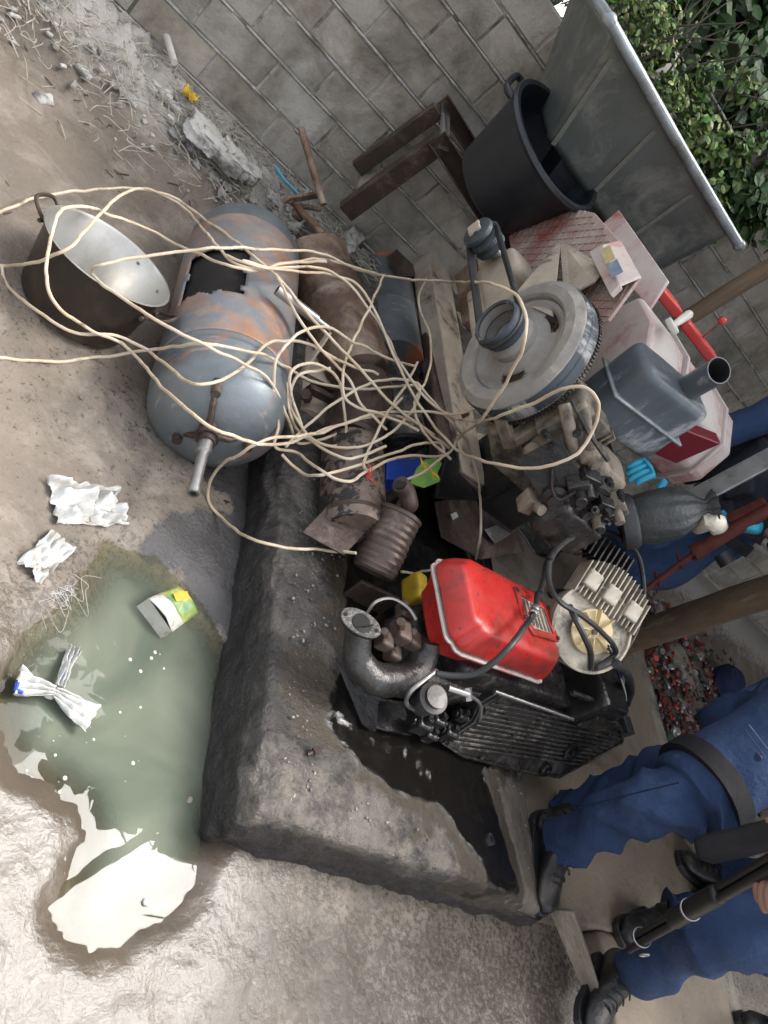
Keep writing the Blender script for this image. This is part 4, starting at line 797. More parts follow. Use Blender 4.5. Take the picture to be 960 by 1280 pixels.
    # red filler caps and the white lever behind the tank
    for a, b in (((1.669, 2.127, 1.200), (1.841, 2.174, 1.200)), ((1.880, 2.158, 1.200), (2.138, 2.186, 1.200))):
        a = V(a); b = V(b); g = G(); g.rbox((a + b) / 2 + V((0, 0, .02)), ((b - a).length, .06, .035), .008, 10, Matrix.Rotation(math.atan2(b.y - a.y, b.x - a.x), 3, 'Z'), amp=.002); part('red_cover', g, 'red_plastic', t)
    g = G(); a = V((1.596, 1.832, 1.230)); b = V((1.699, 1.956, 1.270)); g.tube([a, (a + b) / 2, b], [.009, .012, .014], 10); g.rbox(a, (.04, .04, .02), .005, 5); part('decompression_lever', g, 'bone', t)
    g = G(); a = V((2.024, 2.185, 1.240)); b = V((1.855, 2.023, 1.330)); g.cyl(a, b, .004); part('dipstick', g, 'steel', t)
    g = G(); g.rbox(b, (.026, .026, .026), .0125, 6); part('dipstick_knob', g, 'red_plastic', t)
    # silencer box with its seam and upturned outlet
    e1 = (V((1.505, 1.620, 1.182)) - V((1.532, 1.620, 0.963))); up = V((0.03, 0, 1)).normalized()
    P = [V((1.510, 1.600, 0.966)), V((1.487, 1.600, 1.186)), V((1.769, 1.600, 1.180)), V((1.812, 1.600, 0.930))]
    c = sum(P, V((0, 0, 0))) / 4; ex = ((P[2] + P[3]) - (P[0] + P[1])).normalized(); ez = ((P[1] + P[2]) - (P[0] + P[3])).normalized(); ey = ez.cross(ex).normalized(); ex = ey.cross(ez); M3 = Matrix((ex, ey, ez)).transposed()
    wd = ((P[2] + P[3]) - (P[0] + P[1])).length / 2; hh = ((P[1] + P[2]) - (P[0] + P[3])).length / 2
    cc = c + ey * .07
    g = G(); g.rbox(cc, (wd, .15, hh), .03, 16, M3, amp=.002); sb = part('silencer_box', g, 'box_grey', t)
    g = G(); g.rbox(cc - ez * .0, (wd + .022, .172, .010), .0045, 14, M3); part('box_seam', g, 'rim_grey', sb)
    b0 = cc + ez * hh * .40 + ex * wd * .16 - ey * .01; mouth = V((1.616, 1.600, 1.291)); od = (mouth - b0).normalized(); Lm = (mouth - b0).length
    x_, y_, z_ = frame(od); mn_ = (od * .55 + V((-.35, -.55, .50))).normalized(); sg = 40
    def slant(r, c_, nn): return [c_ + (lambda o_: o_ - od * (o_.dot(nn) / od.dot(nn)))((x_ * math.cos(2 * math.pi * k / sg) + y_ * math.sin(2 * math.pi * k / sg)) * r) for k in range(sg)]
    r0_ = .036; rings = [slant(r0_, b0, od), slant(r0_, b0 + od * Lm * .5, (od * 1.5 + mn_).normalized()), slant(r0_ * 1.02, mouth, mn_), slant(r0_ * .93, mouth, mn_), slant(r0_ * .93, b0 + od * Lm * .3, od)]
    F_ = [(j * sg + i, j * sg + (i + 1) % sg, (j + 1) * sg + (i + 1) % sg, (j + 1) * sg + i) for j in range(4) for i in range(sg)]
    g = G(); g.add([p for r in rings[:4] for p in r], [f for f in F_ if f[0] < 3 * sg]); part('outlet_pipe', g, 'box_grey', sb)
    g = G(); g.add([p for r in rings[3:] for p in r] , [(i, (i + 1) % sg, sg + (i + 1) % sg, sg + i) for i in range(sg)] + [tuple(sg + i for i in range(sg))]); part('outlet_bore', g, 'inner_dark', sb)
    # thin belt guard post
    g = G(); g.prism([(1.500, 2.330, 1.118), (1.500, 2.356, 1.238), (1.620, 2.054, 1.268), (1.620, 1.987, 1.188)], (.012, 0, 0)); part('red_guard_side', g, 'red_dust', t, bev=.002)
diesel()

# ------------------------------------------------------------------ grinding mill: pulley, chequered guard, channel base, hopper
def mill():
    t = thing('grinding_mill', 'dusty grinding mill with a chequer-plate guard, channel base and small grooved pulley', 'mill', (1.5, 2.5, .2))
    c = V((1.220, 2.247, 0.883)); ax = V((-1, 0, 0)); 
    g = G(); g.lathe([(.0001, .052), (.022, .052), (.024, .044), (.046, .040), (.052, .036), (.054, .03), (.054, .022), (.043, .012), (.043, .008), (.054, -.002), (.054, -.010), (.043, -.02), (.043, -.024), (.054, -.034), (.052, -.044), (.0001, -.046)], c, ax, 48); part('small_pulley', g, 'tread', t)
    g = G(); g.rbox(c + V((-.048, 0, 0)), (.012, .045, .045), .004, 5); part('pulley_key', g, 'dusty', t)
    g = G(); g.cyl(c, c + V((.3, 0, 0)), .019); part('shaft', g, 'steel', t)
    g = G(); g.rbox(c + V((.20, -.02, -.03)), (.20, .14, .16), .03, 12, amp=.006); g.rbox(c + V((.16, -.16, -.09)), (.12, .26, .14), .02, 12, amp=.006, seed=2); part('bearing_housing', g, 'dusty', t)
    g = G(); g.rbox((1.66, 2.58, .74), (.24, .34, .36), .012, 14, amp=.003, seed=5); part('mill_casing', g, 'rust', t)
    g = G(); g.rbox((1.84, 2.45, .27), (.30, .9, .05), .01, 14, amp=.003, seed=7); part('bed_plate', g, 'rust_dark', t)
    g = G(); g.prism([(1.300, 2.317, 0.805), (1.300, 2.311, 0.897), (1.300, 1.934, 0.904), (1.300, 1.962, 0.804)], (.008, 0, 0)); part('bearing_plate', g, 'dusty', t, bev=.002, dent=.002)
    # round-topped chequer plate
    pl = [V(p) for p in ((1.420, 2.509, 0.881), (1.420, 2.528, 0.933), (1.420, 2.516, 0.992), (1.420, 2.473, 1.056), (1.420, 2.405, 1.122), (1.420, 2.298, 1.183), (1.420, 2.094, 1.219), (1.420, 1.885, 1.236), (1.420, 1.797, 1.113), (1.420, 1.858, 0.966), (1.420, 2.118, 0.865))]
    g = G(); g.prism(pl, (.012, 0, 0)); gd = part('chequer_guard', g, 'chequer', t, bev=.002)
    g = G()
    y0 = min(p.y for p in pl); y1 = max(p.y for p in pl); z0 = min(p.z for p in pl); zz = max(p.z for p in pl); i = 0
    y = y0
    while y < y1:
        z = z0; j = 0
        while z < zz:
            if sdf([(p.y, p.z) for p in pl], np.array([y]), np.array([z]))[0] < -.012:
                q = 1 if (i + j) % 2 else -1; dv = V((0, .0085, .0085 * q)); g.bar(V((1.4185, y, z)) - dv, V((1.4185, y, z)) + dv, .0045, .005, (1, 0, 0))
            z += .019; j += 1
        y += .019; i += 1
    part('chequer_bump', g, 'chequer', gd)
    # folded cream chute in front of the guard
    g = G(); A = V((1.400, 2.282, 1.069)); Bp = V((1.400, 1.990, 1.162)); C = V((1.360, 1.905, 1.126)); D = V((1.300, 1.886, 0.924)); E_ = V((1.380, 1.951, 1.024)); F = V((1.400, 2.257, 1.058))
    g.prism([F, Bp + V((0, 0, 0)), C, E_], (.006, 0, 0)); g.prism([F, V((1.300, 1.993, 0.898)), V((1.300, 1.798, 1.004))], (.006, 0, 0)); part('feed_chute', g, 'dusty', t)
    g = G(); g.prism([(1.360, 2.043, 1.141), (1.360, 2.035, 1.183), (1.360, 1.825, 1.189), (1.360, 1.813, 1.156)], (.02, 0, 0)); g.prism([(1.360, 2.035, 1.183), (1.420, 2.089, 1.223), (1.420, 1.885, 1.236), (1.360, 1.825, 1.189)], (.01, 0, 0)); tb = part('red_tray', g, 'red_dust', t, bev=.002)
    g = G(); g.prism([(1.345, 1.997, 1.177), (1.345, 1.989, 1.207), (1.345, 1.921, 1.208), (1.345, 1.922, 1.178)], (.002, 0, 0)); part('yellow_label', g, 'yellow_sticker', tb)
    g = G(); g.prism([(1.345, 1.916, 1.179), (1.345, 1.913, 1.211), (1.345, 1.846, 1.214), (1.345, 1.851, 1.181)], (.002, 0, 0)); part('blue_label', g, 'blue_sticker', tb)
    # dusty channel base running towards the camera
    a = V((1.375, 3.0, .44)); b = V((1.47, 1.50, .29)); side = V((1, 0, 0))
    a = V((1.672, 3.364, 0.400)); b = V((1.895, 2.015, 0.300))
    g = G(); g.bar(a, b, .012, .15, (0, 0, 1)); o = part('channel_web', g, 'dusty', t, bev=.003, dent=.003)
    g = G(); dx = V((.075, 0, 0)); g.bar(a - dx + V((0, 0, -.045)), b - dx + V((0, 0, -.045)), .10, .010, (0, 0, 1)); g.bar(a + dx + V((0, 0, -.045)), b + dx + V((0, 0, -.045)), .10, .010, (0, 0, 1)); part('channel_flange', g, 'dusty', t, bev=.003)
    for (p, q, w_) in (((1.769, 3.304, 0.400), (2.434, 4.023, 0.420), .05), ((1.802, 3.128, 0.380), (2.481, 3.754, 0.400), .07), ((1.865, 2.961, 0.360), (2.361, 3.319, 0.360), .09), ((1.898, 2.607, 0.340), (2.261, 2.747, 0.340), .07), ((1.928, 2.284, 0.300), (2.250, 2.446, 0.300), .05)):
        g = G(); g.bar(V(p), V(q), .008, w_, (0, 0, 1)); part('cross_member', g, 'dusty', t, bev=.002, dent=.002)
    g = G(); P = [(1.482, 3.425, 0.500), (1.556, 3.535, 0.520), (1.709, 3.713, 0.550), (1.804, 3.651, 0.520), (1.999, 3.622, 0.460), (1.665, 3.249, 0.420)]; g.prism(P, (0, 0, .02)); g.prism([(1.466, 3.382, 0.500), (1.522, 3.486, 0.520), (1.729, 3.388, 0.440), (1.647, 3.240, 0.420)], (0, 0, -.14)); part('gusset_bracket', g, 'primer', t, bev=.003)
    for px in ((1.877, 2.728, 0.370), (1.967, 2.492, 0.360), (1.796, 2.265, 0.350), (2.037, 2.788, 0.370)):
        g = G(); p = V(px); g.cyl(p, p + V((0, 0, .03)), .014, seg=6); part('base_bolt', g, 'rust', t)
    g = G(); P = [(1.723, 2.056, 0.315), (1.980, 2.270, 0.300), (2.048, 2.129, 0.280), (1.970, 1.977, 0.270), (1.680, 1.806, 0.270)]; g.prism(P, (0, 0, -.02)); part('oily_end', g, 'oil_black', t, bev=.004, dent=.003)
mill()

def base_scrap():
    t = thing('oily_base_plate', 'black oily corrugated plate on the plinth between the two engines', 'plate', (2.344, 2.229, 0.200))
    a, b, c, d = [V(p) for p in ((2.056, 2.208, 0.235), (2.331, 2.394, 0.235), (2.745, 2.160, 0.235), (2.399, 1.963, 0.235))]; g = G(); n = 16; vs = []
    for j in range(n * 4 + 1):
        v = j / (n * 4)
        for i in range(13): u = i / 12; p = (a * (1 - u) + b * u) * (1 - v) + (d * (1 - u) + c * u) * v; vs.append(p + V((0, 0, .007 * math.sin(u * 34) + .004 * mn.noise(V((u * 6, v * 9, 0))))))
    g.add(vs, [(j * 13 + i, j * 13 + i + 1, (j + 1) * 13 + i + 1, (j + 1) * 13 + i) for j in range(n * 4) for i in range(12)]); part('corrugated_sheet', g, 'oil_black', t, solid=.004)
    g = G(); g.prism([(1.690, 1.802, 0.250), (1.981, 2.023, 0.260), (2.200, 2.033, 0.270), (2.285, 1.901, 0.250), (1.962, 1.694, 0.240), (1.724, 1.665, 0.240)], (0, 0, .006)); pl_ = part('dark_plate', g, 'rust_dark', t, bev=.002, dent=.003)
    g = G(); g.prism([(1.761, 1.778, 0.268), (1.798, 1.812, 0.268), (1.810, 1.796, 0.268), (1.773, 1.758, 0.268)], (0, 0, .001)); part('plate_hole', g, 'bone', pl_)
    g = G(); g.prism([(1.962, 1.819, 0.275), (2.045, 1.885, 0.280), (2.154, 1.906, 0.275), (2.030, 1.791, 0.270)], (0, 0, .004)); part('torn_corner', g, 'steel', pl_, bev=.001)
base_scrap()

def hopper():
    t = thing('feed_hopper', 'big grey tapered sheet-metal hopper with a rolled pale rim above the mill', 'hopper', (1.62, 2.75, 1.1))
    yf = 2.52
    TL = V((1.079, 2.460, 1.489)); TR = V((1.916, 2.460, 1.469)); BL = V((1.200, 2.560, 1.176)); BR = V((1.944, 2.560, 1.132)); BL = V((1.294, 2.560, 1.155)); BL0 = V((1.205, 2.550, 1.180))
    dep = V((0, .48, 0)); ti = V((0, .38, 0)); 
    def wall(a, b, c, d, n, th=.006): g.prism([a, b, c, d], n * th)
    g = G(); up = (TL + TR) / 2; 
    # front sheet subdivided so it can carry a soft dent
    NX = 30; NZ = 14; 
    def sheet(A, B, C, D, amp):
        vs = []; fs = []
        for j in range(NZ + 1):
            for i in range(NX + 1):
                u = i / NX; v = j / NZ; p = (A * (1 - u) + B * u) * (1 - v) + (D * (1 - u) + C * u) * v
                p = p + V((0, 1, 0)) * amp * mn.noise(V((u * 2, v * 2, amp * 100))) ; vs.append(p)
        for j in range(NZ):
            for i in range(NX): k = j * (NX + 1) + i; fs.append((k, k + 1, k + NX + 2, k + NX + 1))
        g.add(vs, fs)
    BL2 = V((1.239, 2.560, 1.172)); BR2 = V((1.948, 2.560, 1.147))
    sheet(BL2, BR2, TR, TL, .004)
    bl, br, tl, tr = BL2 + V((.02, .34, 0)), BR2 + V((-.02, .34, 0)), TL + V((0, .55, 0)), TR + V((0, .55, 0))
    sheet(bl, br, tr, tl, .0); sheet(BL2, bl, tl, TL, 0); sheet(BR2, br, tr, TR, 0)
    part('shell', g, 'hopper', t, solid=.006, smooth=30)
    g = G(); r = .017
    P = [TL + V((-.05, -.02, .005)), TR + V((.05, -.02, .005)), tr + V((.05, .02, 0)), tl + V((-.05, .02, 0))]
    g.tube([P[0], P[0] * .5 + P[1] * .5 + V((0, 0, -.004)), P[1]], r, 14); g.tube([P[1], P[2]], r, 14); g.tube([P[2], P[3]], r, 14); g.tube([P[3], P[0]], r, 14)
    for p in P: g.rbox(p, (.042, .042, .042), .02, 6)
    part('rolled_rim', g, 'rim_grey', t, dent=.003)
    for u in (.02, .36, .70):
        a = BL2 * (1 - u) + BR2 * u; b = TL * (1 - u) + TR * u; g = G(); g.bar(a + V((.02, -.0045, 0)), a * .12 + b * .88 + V((.02, -.0045, 0)), .016, .004, (1, 0, 0)); part('weld_seam', g, 'seam', t)
    g = G(); g.prism([(1.822, 2.498, 1.381), (1.839, 2.498, 1.400), (1.868, 2.498, 1.390), (1.850, 2.498, 1.371)], (0, .002, 0)); part('paint_chip', g, 'bone', t)
    g = G(); g.prism([BL2 + V((.12, .05, -.0)), BR2 + V((-.02, .05, 0)), BR2 + V((-.25, .05, -.42)), BL2 + V((.25, .05, -.42))], (0, .26, 0)); part('throat', g, 'black_plastic', t)
hopper()
def mill_belt():
    c0 = V((1.215, 1.777, .887)); c1 = V((1.220, 2.247, 0.883)); r0, r1 = .067, .053; d = (c1 - c0).normalized(); n = V((1, 0, 0)).cross(d)
    P = []
    for k in range(13): a = math.pi / 2 + math.pi * k / 12; P.append(c0 + d * math.cos(a) * r0 + n * math.sin(a) * r0)
    for k in range(13): a = -math.pi / 2 + math.pi * k / 12; P.append(c1 + d * math.cos(a) * r1 + n * math.sin(a) * r1)
    g = G(); g.tube(P, .0125, 8, closed=True, flat=.6); 
    single('v_belt', g, 'rubber', 'dusty V-belt stretched from the flywheel pulley to the small mill pulley', 'belt')
mill_belt()

def steel_stand():
    t = thing('steel_stand', 'brown channel-iron stand carrying the black tub against the wall', 'stand', (1.3, 3.0, .2))
    def channel(p0, p1, wd, fl, side, name='post', th=.006):
        p0 = V(p0); p1 = V(p1); z = (p1 - p0).normalized(); x = V(side); x = (x - z * x.dot(z)).normalized(); y = z.cross(x)
        g = G(); g.bar(p0, p1, wd, th, x); g.bar(p0 + x * (wd / 2 - th / 2) + y * fl / 2, p1 + x * (wd / 2 - th / 2) + y * fl / 2, th, fl, x); g.bar(p0 - x * (wd / 2 - th / 2) + y * fl / 2, p1 - x * (wd / 2 - th / 2) + y * fl / 2, th, fl, x)
        return part(name, g, 'primer', t, bev=.001)
    channel((1.118, 2.920, 0.355), (1.163, 2.920, 0.811), .075, .045, (1, 0, 0.0), 'front_post')
    channel((1.075, 3.080, 0.460), (1.125, 3.080, 0.848), .06, .03, (1, 0, 0.0), 'rear_post')
    channel((1.134, 2.920, 0.819), (1.729, 2.920, 0.743), .075, .045, (0, .2, 1), 'top_beam')
    channel((1.114, 3.120, 0.877), (1.679, 3.120, 0.809), .06, .04, (0, .2, 1), 'rear_beam')
    g = G(); g.prism([(1.160, 2.900, 0.804), (1.116, 3.140, 0.881), (1.166, 3.140, 0.877), (1.197, 2.900, 0.821)], (0, 0, .004)); part('top_flange', g, 'steel', t)
steel_stand()
g = G(); p = [(1.125, 3.050, 0.402), (1.089, 3.140, 0.519), (1.130, 3.140, 0.539), (1.176, 3.100, 0.509), (1.150, 3.050, 0.429)]; g.prism(p, (0, .04, 0))
single('broken_brick', g, 'stone', 'pale wedge of broken brick lodged behind the steel stand post', 'brick', bev=.006, dent=.005)

def tub():
    t = thing('black_tub', 'big black plastic tub with a thick rim resting sideways beside the hopper', 'tub', (1.4, 2.85, .8))
    b = V((1.293, 2.620, 0.906)); m_ = V((1.309, 2.620, 1.138)); ax = (m_ - b).normalized(); ax = (ax + V((-.10, -.26, .0))).normalized(); L = .28; R0 = .165; R1 = .215
    g = G(); pr = [(.0001, 0), (R0 - .02, 0), (R0, .012)] + [(R0 + (R1 - R0) * k / 28 + (.0012 if k % 2 else 0), .015 + (L - .03) * k / 28) for k in range(29)] + [(R1 + .012, L - .012), (R1 + .018, L), (R1 + .012, L + .012), (R1 - .004, L + .010), (R1 - .008, L - .01), (R0 - .006, .012), (.0001, .01)]
    g.lathe(pr, b, ax, 72); part('body', g, 'black_plastic', t)
    x = V((-1, .3, .2)); x = (x - ax * x.dot(ax)).normalized(); s = ax.cross(x)
    g = G(); q = b + ax * (L - .015) + x * (R1 + .0); g.tube([q - s * .07, q - s * .055 + x * .035, q + s * .055 + x * .035, q + s * .07], .011, 10, smooth=5); part('handle', g, 'black_plastic', t)
tub()

# ------------------------------------------------------------------ poles, bars, planks
def pole(name, p0, p1, r0, r1, label, m='wood', ext=1.6):
    p0 = V(p0); p1 = V(p1); d = (p1 - p0).normalized(); p2 = p0 + d * ext
    P = [p0 + (p2 - p0) * k / 24 + V((mn.noise(V((k * .2, r0 * 50, 0))), mn.noise(V((k * .2, 9, r0 * 50))), 0)) * .012 for k in range(25)]
    g = G(); g.tube(P, [r0 + (r1 - r0) * k / 24 + .002 * mn.noise(V((k * .9, 3, r0))) for k in range(25)], 24)
    return single(name, g, m, label, 'pole')
pole('wooden_pole', (3.52, 2.10, -.05), (3.300, 1.895, 0.866), .078, .066, 'thick bare wooden post rising from the slab edge beside the bottle caps', ext=2.7)
pole('wooden_pole', (2.392, 2.750, 1.090), (2.400, 2.750, 1.517), .036, .038, 'thin brown wooden pole standing between the red tank and the brick wall', ext=1.4)
g = G(); a = V((2.450, 1.898, 0.918)); b = V((2.600, 2.030, 1.194)); b = a + (b - a) * 1.8; g.bar(a, b, .085, .012, (.2, -.6, .5)); single('flat_bar', g, 'steel', 'wide grey flat steel bar leaning behind the tied black bag', 'steel bar', bev=.002)
def plank():
    P = [(2.317, 0.588, 0.100), (2.341, 0.573, 0.170), (2.417, 0.376, 0.170), (2.493, 0.311, 0.100)]
    P = [V(p) for p in P]; n = (P[1] - P[0]).cross(P[3] - P[0]).normalized()
    g = G(); g.prism(P, n * .025); single('plank', g, 'wood_grey', 'weathered grey board set on edge at the foot of the raised floor', 'plank', bev=.002, dent=.002)
plank()
def red_tool():
    t = thing('rusty_pipe_tool', 'red-brown rusty pipe with clamps held by the person in blue gloves', 'tool', (2.900, 1.979, 0.737))
    a = V((2.850, 1.871, 0.491)); b = V((2.850, 1.954, 0.789)); c = V((2.850, 1.990, 1.082)); g = G(); g.cyl(a, b, .014); part('thin_pipe', g, 'rust_red', t)
    g = G(); g.cyl(b - (b - a).normalized() * .04, c, .030); g.cyl(b - (b - a).normalized() * .05, b, .036); part('thick_pipe', g, 'rust_red', t)
    g = G(); p = V((2.820, 1.844, 0.855)); d = (c - b).normalized(); g.lathe([(.030, -.02), (.034, -.02), (.034, .03), (.030, .03), (.030, -.02)], p, V((.55, -.8, .1)), 32); part('ring_clamp', g, 'rubber', t)
    for q in ((2.850, 1.897, 0.560), (2.850, 1.947, 0.737), (2.850, 1.933, 0.674)):
        g = G(); p = V(q); g.cyl(p - V((0, .04, 0)), p + V((0, .04, 0)), .008, seg=8); part('bolt', g, 'rust_red', t)
    g = G(); g.rbox(V((2.850, 2.020, 1.002)), (.05, .05, .16), .01, 6, amp=.006); part('ratchet', g, 'rust_red', t)
red_tool()

def bag():
    a = V((1.833, 1.440, 0.885)); b = V((1.929, 1.440, 1.080)); ax = (b - a).normalized(); L = (b - a).length
    t = thing('air_filter', 'air filter wrapped in a tied black plastic bag standing beside the grey silencer box', 'air filter', (a.x, a.y, a.z))
    g = G(); n = 40; pr = [(.0001, -.02), (.055, -.02), (.072, .0), (.078, L * .2), (.078, L * .45), (.070, L * .6), (.050, L * .75), (.030, L * .86), (.024, L * .92), (.035, L * .97), (.045, L * 1.05), (.03, L * 1.04), (.01, L * .98)]
    x, y, z = frame(ax); vs = []; seg = 72
    for r, h in pr:
        for i in range(seg):
            q = 2 * math.pi * i / seg; rr = r * (1 + .07 * mn.noise(V((math.cos(q) * 3, math.sin(q) * 3, h * 6))) + (.10 * math.sin(q * 13 + h * 20) * min(1, max(0, h / L - .35) * 1.6))); vs.append(a + z * h + (x * math.cos(q) + y * math.sin(q)) * rr)
    fs = [(j * seg + i, j * seg + (i + 1) % seg, (j + 1) * seg + (i + 1) % seg, (j + 1) * seg + i) for j in range(len(pr) - 1) for i in range(seg)]
    g.add(vs, fs); part('plastic_bag', g, 'bin_bag', t, smooth=70, dent=.004, dfr=25)
    g = G(); g.lathe([(.06, -.05), (.082, -.045), (.084, -.01), (.078, 0)], a, ax, 40); part('clamp_ring', g, 'rubber', t)
    g = G(); g.tube([(1.971, 1.420, 1.009), (1.936, 1.400, 1.052), (1.972, 1.400, 1.067), (2.003, 1.400, 1.078)], [.02, .028, .028, .008], 12, smooth=4); part('cloth_tie', g, 'cream_alu', t, dent=.008, dfr=30)
bag()

